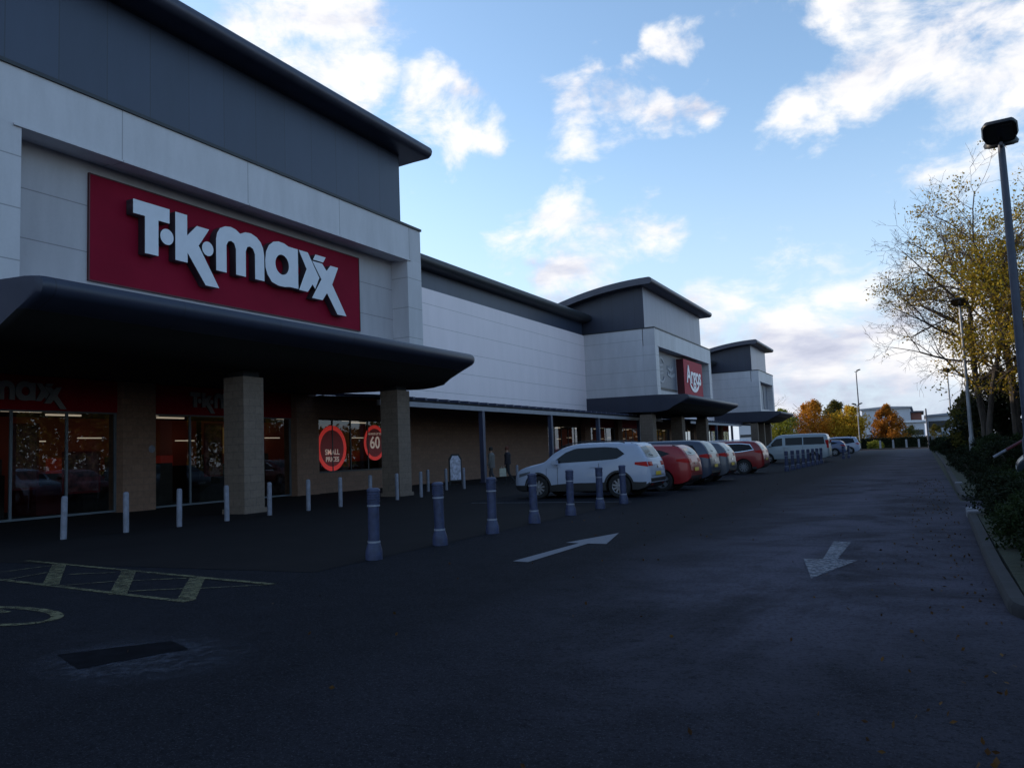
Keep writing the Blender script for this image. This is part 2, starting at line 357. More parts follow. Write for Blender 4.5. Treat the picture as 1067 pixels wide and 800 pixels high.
of = nt.nodes.new('ShaderNodeVectorMath'); of.operation = 'SUBTRACT'; L(nt, D, of.inputs[0]); of.inputs[1].default_value = (.045, .045, .0375); L(nt, of.outputs[0], wv.inputs[2])
for x, y, z, r in CL:
    dn = nt.nodes.new('ShaderNodeVectorMath'); dn.operation = 'DISTANCE'; L(nt, wv.outputs[0], dn.inputs[0]); dn.inputs[1].default_value = (x, y, z)
    v = math_(nt, 'SUBTRACT', 1, math_(nt, 'DIVIDE', dn.outputs['Value'], r*(1.75 if z < .3 else (1.3 if x > -.4 else 1.45))))
    mask = v if mask is None else math_(nt, 'MAXIMUM', mask, v)
mask = math_(nt, 'MAXIMUM', mask, -.9)
sp = nt.nodes.new('ShaderNodeSeparateXYZ'); L(nt, D, sp.inputs[0])
n1 = nt.nodes.new('ShaderNodeTexNoise'); n1.inputs['Scale'].default_value = 9; n1.inputs['Detail'].default_value = 11; n1.inputs['Roughness'].default_value = .62; n1.inputs['Distortion'].default_value = .3
mp = nt.nodes.new('ShaderNodeMapping'); mp.inputs['Scale'].default_value = (1, 1, 1.7); L(nt, D, mp.inputs['Vector']); L(nt, mp.outputs[0], n1.inputs['Vector'])
# free cloud field where the photograph does not look
fr = nt.nodes.new('ShaderNodeTexNoise'); fr.inputs['Scale'].default_value = 2.6; fr.inputs['Detail'].default_value = 6; L(nt, mp.outputs[0], fr.inputs['Vector'])
inview = nt.nodes.new('ShaderNodeVectorMath'); inview.operation = 'DOT_PRODUCT'; L(nt, D, inview.inputs[0]); inview.inputs[1].default_value = tuple(fw)
free = math_(nt, 'SUBTRACT', math_(nt, 'MULTIPLY', math_(nt, 'SUBTRACT', fr.outputs['Fac'], .62), 4), math_(nt, 'MULTIPLY', math_(nt, 'GREATER_THAN', inview.outputs['Value'], .74), 3))
mask2 = math_(nt, 'MAXIMUM', mask, free)
dens = math_(nt, 'ADD', mask2, math_(nt, 'MULTIPLY', math_(nt, 'SUBTRACT', n1.outputs['Fac'], .525), 4.3))
mr = nt.nodes.new('ShaderNodeMapRange'); mr.interpolation_type = 'SMOOTHSTEP'; L(nt, dens, mr.inputs[0]); mr.inputs[1].default_value = -.12; mr.inputs[2].default_value = 1.0
cover = mr.outputs[0]
# horizon haze cloud bank
n2 = nt.nodes.new('ShaderNodeTexNoise'); n2.inputs['Scale'].default_value = 5.5; n2.inputs['Detail'].default_value = 7
mp2 = nt.nodes.new('ShaderNodeMapping'); mp2.inputs['Scale'].default_value = (1, 1, 3.6); mp2.inputs['Location'].default_value = (3.1, 1.7, 0); L(nt, D, mp2.inputs['Vector']); L(nt, mp2.outputs[0], n2.inputs['Vector'])
shade = math_(nt, 'ADD', math_(nt, 'MULTIPLY', n2.outputs['Fac'], 1.0), math_(nt, 'MULTIPLY', n1.outputs['Fac'], .35))
low = nt.nodes.new('ShaderNodeMapRange'); L(nt, sp.outputs['Z'], low.inputs[0]); low.inputs[1].default_value = .05; low.inputs[2].default_value = .28; low.inputs[3].default_value = .13; low.inputs[4].default_value = 0
ccol = ramp(nt, math_(nt, 'SUBTRACT', math_(nt, 'ADD', shade, math_(nt, 'MULTIPLY', low.outputs[0], -1)), 0), [(.38, (.44, .48, .62)), (.49, (.66, .69, .82)), (.60, (.96, .96, .99)), (.72, (1.06, 1.05, 1.04))])
skyc = nt.nodes.new('ShaderNodeMix'); skyc.data_type = 'RGBA'; skyc.blend_type = 'MULTIPLY'; skyc.inputs[0].default_value = 1
L(nt, sky.outputs[0], skyc.inputs[6]); skyc.inputs[7].default_value = (1.80, 1.86, 1.87, 1)
cs = nt.nodes.new('ShaderNodeMix'); cs.data_type = 'RGBA'; cs.blend_type = 'MULTIPLY'; cs.inputs[0].default_value = 1; L(nt, ccol, cs.inputs[6]); cs.inputs[7].default_value = (6.75, 6.75, 6.8, 1)
fin = nt.nodes.new('ShaderNodeMix'); fin.data_type = 'RGBA'; L(nt, cover, fin.inputs[0])
hz = nt.nodes.new('ShaderNodeMapRange'); hz.interpolation_type = 'SMOOTHSTEP'; L(nt, sp.outputs['Z'], hz.inputs[0]); hz.inputs[1].default_value = -.05; hz.inputs[2].default_value = .42; hz.inputs[3].default_value = .9; hz.inputs[4].default_value = 0
hm = nt.nodes.new('ShaderNodeMix'); hm.data_type = 'RGBA'; L(nt, hz.outputs[0], hm.inputs[0]); L(nt, skyc.outputs[2], hm.inputs[6]); hm.inputs[7].default_value = (4.3, 5.1, 6.5, 1); L(nt, hm.outputs[2], fin.inputs[6]); L(nt, cs.outputs[2], fin.inputs[7])
L(nt, fin.outputs[2], bg.inputs[0]); bg.inputs[1].default_value = .15
w.cycles.sampling_method = 'MANUAL'; w.cycles.sample_map_resolution = 512

sl = bpy.data.lights.new('sun', 'SUN'); sl.energy = 4.2; sl.angle = R(.5); sl.color = (1, .83, .62)
so = bpy.data.objects.new('sun', sl); col.objects.link(so)
el = R(SUN_EL); sv = Vector((-math.cos(el), 0, math.sin(el)))
so.rotation_euler = sv.to_track_quat('Z', 'Y').to_euler()
scene.view_settings.view_transform = 'Standard'; scene.view_settings.look = 'None'; scene.view_settings.exposure = 0; scene.view_settings.gamma = 1
scene.cycles.max_bounces = 6; scene.cycles.transparent_max_bounces = 12; scene.cycles.use_denoising = True
scene.cycles.sample_clamp_indirect = 4

# ------------------------------------------------------------------ ground
b = MB(); b.poly([(-900, -400), (900, -400), (900, 1600), (-900, 1600)], 0); struct(b.build('ground', M['soil']))
b = MB(); b.poly([(-60, -40), (.62, -40), (.62, 118), (-60, 118)], .004)
b.poly([(.62, -40), (40, -40), (40, 4.2), (.62, 4.2)], .004); b.poly([(.62, 16.6), (3.2, 16.6), (3.2, 19.7), (.62, 19.7)], .004)
b.poly([(3.2, 4.2), (40, 4.2), (40, 118), (3.2, 118)], .004)
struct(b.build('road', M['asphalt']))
b = MB(); b.poly([(-23.4, 7.25), (-6.98, 7.95), (-6.95, 20.2), (-12.3, 20.2), (-12.3, 112), (-23.4, 112)], .008); struct(b.build('pavement', M['paving']))
# parking bay lines
b = MB()
for y in (20.4, 24.9, 28.1, 30.6, 33.3, 35.9, 38.4, 41.0): b.poly([(-11.9, y-.05), (-7.0, y-.05), (-7.0, y+.05), (-11.9, y+.05)], .012)
b.poly([(-10.5, 97.0), (-1.2, 97.0), (-1.2, 97.35), (-10.5, 97.35)], .012)
struct(b.build('road_markings', M['white_line']))
b = MB()
b.poly([(-4.86, 9.34), (-4.62, 9.30), (-4.60, 11.32), (-4.30, 11.30), (-4.64, 12.80), (-4.99, 11.38), (-4.76, 11.34)], .012)
struct(b.build('arrow_marking', M['bright_arrow']))
b = MB(); b.poly([(-1.21, 12.0), (-.98, 11.95), (-1.0, 10.22), (-.78, 10.15), (-1.12, 8.75), (-1.38, 10.2), (-1.16, 10.2)], .012)
struct(b.build('arrow_marking', M['worn_arrow']))
def strip(b, p, q, w, z=.012):
    p = Vector((*p, 0)); q = Vector((*q, 0)); d = (q-p).normalized(); n = Vector((-d.y, d.x, 0))*w/2
    b.poly([(p+n)[:2], (p-n)[:2], (q-n)[:2], (q+n)[:2]], z)
b = MB()
A, B_, C_, D_ = (-12.9, 7.93), (-6.80, 7.05), (-6.91, 5.92), (-13.6, 6.75)
strip(b, A, B_, .09); strip(b, D_, C_, .09)
for (p, q) in (((-11.8, 7.76), (-9.71, 6.27)), ((-9.83, 7.46), (-8.17, 6.06)), ((-8.23, 7.22), (-6.95, 5.94))): strip(b, p, q, .19, .0125)
for q, (p_, e_) in enumerate((((-10.45, 7.01), (-9.9, 7.3)), ((-9.56, 6.28), (-9.1, 6.75)), ((-8.98, 6.78), (-8.34, 7.15)), ((-8.25, 6.2), (-7.65, 6.54)), ((-8.24, 7.2), (-6.84, 7.04)), ((-7.48, 6.58), (-6.84, 7.0)), ((-11.81, 6.89), (-11.71, 7.67)), ((-10.87, 6.34), (-10.99, 7.06)))): strip(b, p_, e_, .05, .0130+.0004*q)
# wheelchair symbol arc
pts = [(-8.35+.9*math.cos(t), 4.78+.37*math.sin(t)) for t in [R(a) for a in range(-110, 150, 12)]]
for p, q in zip(pts, pts[1:]): strip(b, p, q, .11, .0128)
strip(b, (-9.4, 5.12), (-8.35, 4.9), .16, .0132)
struct(b.build('disabled_bay_marking', M['yellow_line']))
b = MB(); b.poly([(-6.01, 3.94), (-5.43, 3.71), (-5.13, 4.41), (-5.5, 4.56)], .012); struct(b.build('tarmac_patch', M['patch']))
b = MB(); b.poly([(-6.3, 3.2), (-4.2, 3.2), (-4.2, 5.0), (-6.3, 5.0)], .009); struct(b.build('worn_tarmac', M['pale_patch']))

# kerbs of the planted strips
def kerb(path, name='kerb', w_=.125, h=.10, mat=None):
    b = MB(); P = [Vector((*p, 0)) for p in path]
    out, inn = [], []
    for i, p in enumerate(P):
        d = (P[min(i+1, len(P)-1)]-P[max(i-1, 0)]).normalized(); n = Vector((d.y, -d.x, 0))
        out.append(p); inn.append(p+n*w_)
    for i in range(len(P)-1):
        a, c, d, e = out[i], out[i+1], inn[i+1], inn[i]
        ch = Vector((0, 0, h)); cb = (e-a)*.18
        b.add([a, c, d, e, a+Vector((0, 0, h-.03)), c+Vector((0, 0, h-.03)), c+cb+ch, a+cb+ch, d+ch, e+ch],
              [(0, 1, 5, 4), (4, 5, 6, 7), (7, 6, 8, 9), (9, 8, 2, 3)])
    return struct(b.build(name, mat or M['kerb'], smooth=True, angle=50))
arc = lambda cx, cy, r, a0, a1, n=8: [(cx+r*math.cos(R(a0+(a1-a0)*i/n)), cy+r*math.sin(R(a0+(a1-a0)*i/n))) for i in range(n+1)]
kerb(arc(1.15, 7.5, .65, 270, 180)+[(.5, 9.5), (.53, 12), (.56, 14.3), (.58, 15.6)])
kerb([(3.2, 6.85), (2.2, 6.85), (1.15, 6.85)])
kerb(arc(1.2, 20.3, .55, 250, 180)+[(.66, 24), (.72, 30), (.78, 40), (.85, 55), (.85, 70), (.85, 95)])
b = MB()
b.box(.57, .78, 15.62, 16.05, .0, .125); b.box(.59, .80, 16.2, 16.6, .0, .125); b.box(.70, .88, 25.2, 25.6, 0, .13)
struct(b.build('kerb_end_blocks', M['kerb_white'], bevel=.015))
b = MB()
b.slab([(.64, 7.2), (1.2, 6.98), (3.2, 6.98), (3.2, 16.6), (.72, 16.6)], .01, .09); b.slab([(.8, 20.3), (1.3, 19.85), (3.2, 19.8), (3.2, 110), (.98, 110)], .01, .09)
struct(b.build('planting_bed', M['soil']))

# ------------------------------------------------------------------ buildings
XF = -17.3
def canopy(parent, y0, y1, xb=-23.3, xn=-14.95):
    top = [(xb, 5.42), (-17.3, 5.36), (xn-.35, 5.27)]
    nose = [(xn-.10, 5.23), (xn-.02, 5.15), (xn, 5.05), (xn-.03, 4.93), (xn-.12, 4.85)]
    und = [(xn-.6, 4.64), (xn-1.1, 4.40), (xn-1.6, 4.2), (xn-2.1, 4.12), (xn-2.6, 4.09)]
    prof = top+nose+und+[(xb, 4.27)]
    b = MB(); n = len(prof)
    # soft rounded nose corner at both ends
    def ring(y, inset): return [((x if x < xn-1.2 else x-inset*.35), y, z) for x, z in prof]
    rows = [ring(y0, .5), ring(y0+.06, .1), ring(y0+.15, 0), ring(y1-.45, 0), ring(y1-.16, .25), ring(y1-.03, .7), ring(y1, 1.0)]
    vs = [v for r in rows for v in r]; fs = []; ms = []
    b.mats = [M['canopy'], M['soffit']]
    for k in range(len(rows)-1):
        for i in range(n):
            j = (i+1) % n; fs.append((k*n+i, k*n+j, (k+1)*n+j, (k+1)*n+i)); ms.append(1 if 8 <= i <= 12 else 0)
    fs.append(tuple(range(n))); ms.append(0); fs.append(tuple(range(len(rows)*n-1, (len(rows)-1)*n-1, -1))); ms.append(0)
    b.v = vs; b.f = fs; b.m = ms
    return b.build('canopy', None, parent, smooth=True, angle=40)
def arched_roof(parent, y0, y1, x0=-33, xe=-17.3, ztop=14.15, k=.020):
    xs = [xe-(xe-x0)*i/22 for i in range(23)]
    topl = [(x, ztop-k*(x-xe)**2) for x in xs]; bot = [(x, ztop-k*(x-xe)**2-.50) for x in xs]
    nose = [(xe+.10, ztop-.03), (xe+.19, ztop-.11), (xe+.23, ztop-.24), (xe+.19, ztop-.38), (xe+.09, ztop-.47)]
    prof = topl[::-1]+nose+bot
    b = MB(); b.prism(prof, y0, y1)
    return b.build('roof', M['roof'], parent, smooth=True, angle=40, bevel=0)
def tower(name, label, y0, y1, front_mat, rw, xback=-60):
    root = empty(name, (0, 0, 0), label, 'shop building')
    # main upper box with its recess
    b = MB(); zt = 10.4; zl = 9.1; zb = 5.35
    for ya in (y0, y1-rw):
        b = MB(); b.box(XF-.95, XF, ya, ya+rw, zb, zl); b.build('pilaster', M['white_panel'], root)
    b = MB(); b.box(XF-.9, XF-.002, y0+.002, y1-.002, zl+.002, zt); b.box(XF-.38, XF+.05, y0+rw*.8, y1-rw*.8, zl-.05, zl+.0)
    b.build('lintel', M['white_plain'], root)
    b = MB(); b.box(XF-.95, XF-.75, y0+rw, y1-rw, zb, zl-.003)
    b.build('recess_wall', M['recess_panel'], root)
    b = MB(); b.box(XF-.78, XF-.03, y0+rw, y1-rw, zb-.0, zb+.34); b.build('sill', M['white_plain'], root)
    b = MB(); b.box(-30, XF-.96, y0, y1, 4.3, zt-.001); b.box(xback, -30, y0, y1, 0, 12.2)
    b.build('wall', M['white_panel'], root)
    b = MB(); b.box(-30, XF+.05, y0-.04, y1+.04, zt+.001, zt+.09); b.build('coping', M['roof_dark'], root)
    xs = [-18.1-(.75*i) for i in range(16)]
    arcz = lambda x: 14.15-.50-.020*(x+17.3)**2
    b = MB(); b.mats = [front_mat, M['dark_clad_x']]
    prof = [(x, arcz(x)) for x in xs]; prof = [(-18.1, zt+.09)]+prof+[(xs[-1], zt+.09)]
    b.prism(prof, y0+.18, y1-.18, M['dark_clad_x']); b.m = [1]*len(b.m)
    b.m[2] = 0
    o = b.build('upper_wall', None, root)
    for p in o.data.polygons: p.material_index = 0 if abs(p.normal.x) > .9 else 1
    arched_roof(root, y0-.75, y1+.75)
    canopy(root, y0-.05, y1+.25)
    return root
def wing(name, label, y0, y1, xback=-60, z0=4.2):
    root = empty(name, (0, 0, 0), label, 'shop building')
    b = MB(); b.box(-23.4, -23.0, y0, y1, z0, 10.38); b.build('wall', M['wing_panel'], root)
    b = MB(); b.box(-30, -23.1, y0, y1, 10.381, 11.65); b.build('parapet', M['dark_clad'], root)
    b = MB(); prof = [(-30, 12.55), (-26, 12.38), (-23.2, 12.12), (-22.5, 11.98), (-22.33, 11.86), (-22.27, 11.68), (-22.33, 11.5), (-22.5, 11.4), (-23.1, 11.36), (-30, 11.7)]
    b.prism(prof, y0, y1); b.build('roof', M['roof_dark'], root, smooth=True, angle=45)
    b = MB(); b.box(xback, -30.1, y0, y1, 0, 12.5); b.build('shop_hall', M['dark_clad'], root)
    return root
T1 = tower('shop_building', 'nearest white fronted shop tower with large red lettered sign and dark canopy', 9.45, 26.3, M['dark_clad'], .95)
W1 = wing('shop_building', 'long low white panelled shop wing between the two nearest towers', 26.3, 57.7)
T2 = tower('shop_building', 'second shop tower with curved roof carrying grey and bright red signs', 57.7, 75.4, M['light_clad'], .87)
W2 = wing('shop_building', 'low shop wing between the second tower and the farthest tower', 75.4, 100.4)
T3 = tower('shop_building', 'farthest and smallest shop tower with curved roof above trees', 100.4, 111.0, M['light_clad'], .9)
W0 = wing('shop_building', 'low shop wing left of the nearest tower', -14, 9.45)

# ground-floor fronts (x = -23.6)
XG = -23.6
def front(root, segs, zs=4.35, sign=True):
    for kind, y0, y1 in segs:
        if kind == 'wall':
            b = MB(); b.box(XG-.35, XG+.05, y0, y1, 0, 5.19); b.build('lower_wall', M['block'], root)
        elif kind == 'pier':
            b = MB(); b.box(XG-.35, XG+.35, y0, y1, 0, 5.19); b.build('pier', M['block'], root)
        else:
            z0 = .93 if kind == 'window' else .06; z1 = 3.22
            b = MB()
            if z0 > .1:
                b.box(XG-.3, XG+.05, y0, y1, 0, z0-.03, M['block'])
                b.box(XG-.3, XG+.05, y0, y1, z1+.08, 5.19, M['block'])
                b.build('lower_wall', None, root)
            else:
                b.box(XG-.2, XG+.06, y0, y1, z1+.05, 4.34, M['fascia_red']); b.box(XG-.2, XG+.03, y0, y1, 4.34, 5.19, M['soffit']); b.build('fascia_board', None, root)
            n = max(2, round((y1-y0)/(1.25 if kind == 'window' else 1.9)))
            f = MB(); t = .035
            f.box(XG-.05, XG+.03, y0, y1, z0-.03, z0+t); f.box(XG-.05, XG+.03, y0, y1, z1, z1+.05)
            for i in range(n+1):
                y = y0+(y1-y0)*i/n; y = min(max(y, y0+t), y1-t); f.box(XG-.045, XG+.028, y-t, y+t, z0+t, z1)
            fo = f.build('window', M['frame_pale'] if kind == 'glazing' else M['frame'], root)
            p = MB(); p.add([(XG, y0, z0), (XG, y1, z0), (XG, y1, z1), (XG, y0, z1)], [(0, 1, 2, 3)]); p.build('pane', M['glass'], fo)
def hall(root, y0, y1):           # dark sales floor behind the glass
    b = MB(); b.mats = [M['interior']]
    b.add([(-24, y0, .01), (-29.9, y0, .01), (-29.9, y1, .01), (-24, y1, .01)], [(0, 1, 2, 3)], M['interior'])
    b.add([(-24, y0, 3.5), (-29.9, y0, 3.5), (-29.9, y1, 3.5), (-24, y1, 3.5)], [(0, 1, 2, 3)], M['interior'])
    b.add([(-29.9, y0, 0), (-29.9, y1, 0), (-29.9, y1, 3.5), (-29.9, y0, 3.5)], [(0, 1, 2, 3)], M['back_wall_glow'])
    rr = random.Random(int(y0*7))
    y = y0+.6
    while y < y1-1.5:
        hh = rr.uniform(.9, 1.6); b.box(-26.5-rr.uniform(0, 2), -25.6, y, y+rr.uniform(.6, 1.3), .02, hh, rr.choice([M['interior'], M['interior'], M['sheen'], M['interior'], M['interior_red']])); y += rr.uniform(1.6, 2.6)
    b.build('sales_floor', None, root)
    for i in range(int((y1-y0)/2.3)):
        b = MB(); y = y0+1+2.3*i; b.box(-26.2-1.3*(i % 2), -26.1-1.3*(i % 2), y, y+1.3, 3.40, 3.46); b.build('ceiling_light', M['tube'], root)
        b = MB(); b.box(-29.4, -29.32, y+.2, y+1.2, 2.55+.12*(i % 3), 2.59+.12*(i % 3)); b.build('ceiling_light', M['tube'], root)
        b = MB(); b.box(-27.9, -27.6, y+.3, y+.9, .9, 1.9); b.build('added_panel', M['red_glow'] if i % 2 else M['sheen'], root)  # added panels; the red ones glow to brighten the dark interior
front(T1, [('pier', 9.45, 10.6), ('glazing', 10.6, 17.41), ('pier', 17.41, 18.67), ('glazing', 18.67, 25.57), ('pier', 25.57, 26.94)])
hall(T1, 9.6, 26.2)
front(W1, [('window', 26.94, 32.1), ('wall', 32.1, 51.4), ('window', 51.4, 57.6)])
hall(W1, 26.5, 57.5)
front(T2, [('pier', 57.7, 58.9), ('glazing', 58.9, 65.3), ('pier', 65.3, 66.4), ('glazing', 66.4, 73.9), ('pier', 73.9, 75.4)])
hall(T2, 57.9, 75.2)
front(W2, [('window', 75.6, 82.0), ('wall', 82.0, 84), ('window', 84, 92), ('wall', 92, 94), ('window', 94, 100.3)])
hall(W2, 75.6, 100.2)
front(T3, [('glazing', 100.5, 105), ('pier', 105, 106), ('glazing', 106, 110.9)])
hall(T3, 100.6, 110.8)
front(W0, [('wall', -14, 9.4)])
# canopy columns
def column(root, x, y, w_=.78):
    b = MB(); b.box(x-w_, x, y, y+w_, 0, 3.93); b.box(x-w_-.05, x+.05, y-.05, y+w_+.05, 0, .14); b.build('column', M['column'], root)
    b = MB(); b.box(x-w_+.08, x-.08, y+.08, y+w_-.08, 3.93, 4.14); b.build('column_cap', M['soffit'], root)
for y in (8.72, 16.75, 24.3): column(T1, -17.2, y)
for y in (57.9, 66.2, 74.6): column(T2, -17.9, y, .95)
for y in (100.6, 105.3, 110.2): column(T3, -17.9, y, .8)

# colonnade in front of the wings: lean-to roof on posts
def colonnade(name, label, y0, y1, ys):
    root = empty(name, (0, 0, 0), label, 'covered walkway')
    b = MB(); b.prism([(-23.35, 4.26), (-19.7, 3.93), (-19.7, 3.86), (-23.35, 4.18)], y0, y1); b.build('roof_sheet', M['soffit'], root)
    b = MB(); b.box(-19.86, -19.70, y0, y1, 3.62, 3.84); b.build('eaves_beam', M['fascia_strip'], root)
    b = MB(); y = y0+.3
    while y < y1: b.prism([(-23.0, 4.36), (-19.55, 4.04), (-19.55, 3.94), (-23.0, 4.27)], y, y+.16); y += .95
    o = b.build('rafters', M['post_blue'], root)
    for y in ys:
        b = MB(); b.box(-19.95, -19.72, y, y+.24, 0, 3.62); b.box(-20.0, -19.67, y-.05, y+.29, 0, .06)
        b.build('post', M['post_blue'], root)
colonnade('colonnade', 'lean-to covered walkway with blue grey posts beside the nearest tower', 26.6, 66.8, [27.6, 35.2, 43.6, 51.5, 60.4])
colonnade('colonnade', 'covered walkway with posts beyond the second tower', 76.0, 100.2, [79, 87, 95])
colonnade('colonnade', 'far end covered walkway beyond the last tower', 111.4, 118, [112, 117])

# ------------------------------------------------------------------ signs
def outline(name, polys, x, s, oy, oz, depth, mat, side, parent, holes=True):
    cu = bpy.data.curves.new(name, 'CURVE'); cu.dimensions = '2D'; cu.fill_mode = 'BOTH'; cu.extrude = depth/2
    for pts in polys:
        sp_ = cu.splines.new('POLY'); sp_.points.add(len(pts)-1); sp_.use_cyclic_u = True
        for p_, (u, v) in zip(sp_.points, pts): p_.co = (u*s, v*s, 0, 1)
    t = bpy.data.objects.new(name, cu); col.objects.link(t); dg = bpy.context.evaluated_depsgraph_get()
    me = bpy.data.meshes.new_from_object(t.evaluated_get(dg)); bpy.data.objects.remove(t); bpy.data.curves.remove(cu)
    # local x->world Y, local y->world Z, local z->world X
    me.transform(Matrix(((0, 0, 1, x-depth/2), (1, 0, 0, oy), (0, 1, 0, oz), (0, 0, 0, 1))))
    me.materials.clear(); me.materials.append(mat); me.materials.append(side)
    for p in me.polygons: p.material_index = 0 if abs(p.normal.x) > .7 else 1
    o = bpy.data.objects.new(name, me); col.objects.link(o); o.parent = parent; return o
circ = lambda cu, cv, ru, rv, n=28: [(cu+ru*math.cos(2*math.pi*i/n), cv+rv*math.sin(2*math.pi*i/n)) for i in range(n)]
LOGO = [
 [[(-4.49, .90), (-3.41, .90), (-3.41, .52), (-3.75, .52), (-3.75, -.41), (-4.15, -.41), (-4.15, .54), (-4.49, .54)]],
 [circ(-3.49, .15, .205, .21)],
 [[(-3.23, .89), (-2.85, .89), (-2.85, .34), (-2.53, .67), (-2.11, .67), (-2.47, .14), (-1.77, -.91), (-2.24, -.91), (-2.84, -.13), (-2.84, -.4), (-3.23, -.4)]],
 [circ(-2.16, .12, .195, .20)],
 [[(-1.87, -.42), (-1.87, .48), (-1.83, .65), (-1.73, .8), (-1.54, .9), (-1.33, .93), (-1.15, .9), (-.99, .81), (-.79, .9), (-.57, .92), (-.34, .85), (-.18, .73), (-.09, .57), (-.05, .36), (-.05, -.41), (-.42, -.41), (-.42, .33), (-.49, .47), (-.61, .52), (-.72, .48), (-.78, .33), (-.78, -.41), (-1.15, -.41), (-1.15, .33), (-1.21, .48), (-1.32, .53), (-1.43, .49), (-1.5, .37), (-1.5, -.42)]],
 [[(-.01, .24), (.03, .51), (.14, .72), (.33, .87), (.55, .93), (.79, .92), (.99, .86), (1.40, .86), (1.40, -.4), (1.02, -.4), (.8, -.44), (.52, -.44), (.25, -.37), (.08, -.18), (0, .02)], circ(.70, .235, .29, .31)],
 [[(1.44, .86), (1.86, .86), (2.39, .13), (2.18, -.27), (2.06, -.14), (1.83, -.42), (1.43, -.42), (1.79, .31)]],
 [[(2.22, .87), (2.72, .87), (2.59, .68), (2.1, .68)]],
 [[(2.06, .63), (2.54, .63), (2.75, .43), (2.95, .64), (3.34, .64), (3.02, .02), (3.73, -.95), (3.26, -.95), (2.75, -.31), (2.53, -.58), (2.02, -.58), (2.49, .1)]],
]
LN = ['letter_t', 'dot', 'letter_k', 'dot', 'letter_m', 'letter_a', 'letter_x', 'letter_accent', 'letter_x']
def logo(parent, x, s, oy, oz, depth, mat, side):
    for n_, polys in zip(LN, LOGO): outline(n_, polys, x, s, oy, oz, depth, mat, side, parent)
sg = empty('shop_sign', (-18.0, 17.87, 7.4), 'wide dark red shop sign with large white raised letters on the nearest tower', 'sign')
def local(o):  # world-space mesh under a located empty
    o.matrix_parent_inverse = o.parent.matrix_world.inverted() if False else Matrix.Translation(-o.parent.location); return o
b = MB(); b.box(-18.06, -18.0, 12.53, 23.2, 6.1, 8.78); local(b.build('sign_panel', M['sign_red'], sg))
b = MB()
for a in ((12.50, 12.53, 6.07, 8.81), (23.2, 23.23, 6.07, 8.81)): b.box(-18.06, -17.985, *a)
b.box(-18.06, -17.985, 12.53, 23.2, 8.78, 8.81); b.box(-18.06, -17.985, 12.53, 23.2, 6.07, 6.1)
local(b.build('sign_frame', M['sign_red_dark'], sg))
logo(sg, -17.72, 1.041, 18.22, 1.4+5.8*1.041, .26, M['letter'], M['letter_side'])
for c in sg.children:
    if c.name.startswith(('letter', 'dot')): local(c)
def small_sign(label, oy, oz, s):
    e = empty('fascia_sign', (XG+.06, oy, oz), label, 'sign'); logo(e, XG+.13, s, oy, oz, .05, M['letter_dim'], M['letter_side'])
    for c in e.children: local(c)
small_sign('grey lettered sign on the red fascia above the left shop window', 14.05, 3.72, .42)
small_sign('grey lettered sign on the red fascia above the shop entrance', 22.2, 3.72, .42)

def text(body, size, x, y, z, parent, mat, depth=.02, name='lettering', align='CENTER', sy=1.):
    cu = bpy.data.curves.new('t', 'FONT'); cu.body = body; cu.size = size; cu.extrude = depth/2; cu.align_x = align; cu.align_y = 'CENTER'; cu.offset = size*.02
    t = bpy.data.objects.new('t', cu); col.objects.link(t); dg = bpy.context.evaluated_depsgraph_get()
    me = bpy.data.meshes.new_from_object(t.evaluated_get(dg)); bpy.data.objects.remove(t); bpy.data.curves.remove(cu)
    me.transform(Matrix(((0, 0, 1, x), (1, 0, 0, y), (0, sy, 0, z), (0, 0, 0, 1)))); me.materials.clear(); me.materials.append(mat)
    o = bpy.data.objects.new(name, me); col.objects.link(o); o.parent = parent; return o
ag = empty('shop_sign', (-17.6, 69.1, 7.3), 'bright red shop sign with white lettering and smile on the second tower', 'sign')
b = MB(); b.box(-18.1, -17.45, 66.0, 72.3, 5.85, 8.8, M['sign_red_dark']); b.box(-17.45, -17.43, 66.0, 72.3, 5.85, 8.8, M['argos_red']); local(b.build('sign_panel', None, ag))
local(text('Argos', 2.0, -17.40, 69.15, 7.5, ag, M['letter'], .04, sy=1.05))
sm = [(1.75*math.cos(R(a)), 1.15*math.sin(R(a))) for a in range(205, 351, 8)]; sm2 = [(1.55*math.cos(R(a)), .85*math.sin(R(a))) for a in range(350, 204, -8)]
local(outline('smile', [sm+sm2], -17.38, 1, 69.2, 7.25, .04, M['letter'], M['letter'], ag))
gg = empty('shop_sign', (-18.0, 63, 7.4), 'grey shop sign with pale round emblem left of the bright red sign', 'sign')
b = MB(); b.box(-18.06, -18.0, 59.2, 65.6, 6.15, 8.85); local(b.build('sign_panel', M['sign_grey'], gg))
ring_o = [(1.05*math.cos(R(a)), 1.05*math.sin(R(a))) for a in range(35, 331, 10)]; ring_i = [(.86*math.cos(R(a)), .86*math.sin(R(a))) for a in range(330, 34, -10)]
local(outline('emblem', [ring_o+ring_i], -17.96, 1, 61.3, 7.55, .03, M['sign_grey_light'], M['sign_grey_light'], gg))
for dz in (.35, 0, -.3):
    local(outline('emblem', [[(-.5, dz), (.4, dz+.1), (.55, dz-.02), (-.4, dz-.14)]], -17.96, 1, 61.3, 7.6, .03, M['sign_grey_light'], M['sign_grey_light'], gg))
for (a, c, zz) in ((62.9, 64.6, 7.75), (62.9, 65.1, 7.25)):
    local(outline('emblem', [[(a, 0), (a+.25, .3), (a+.5, .05), (a+.8, .3), (a+1.1, .05), (c, .28), (c, .0), (a+1.1, -.18), (a+.6, -.12)]], -17.96, 1, 0, zz, .03, M['sign_grey_light'], M['sign_grey_light'], gg))
b = MB(); b.box(-18.1, -17.96, 59.2, 65.6, 6.0, 6.12); local(b.build('light_trough', M['lamp_black'], gg))
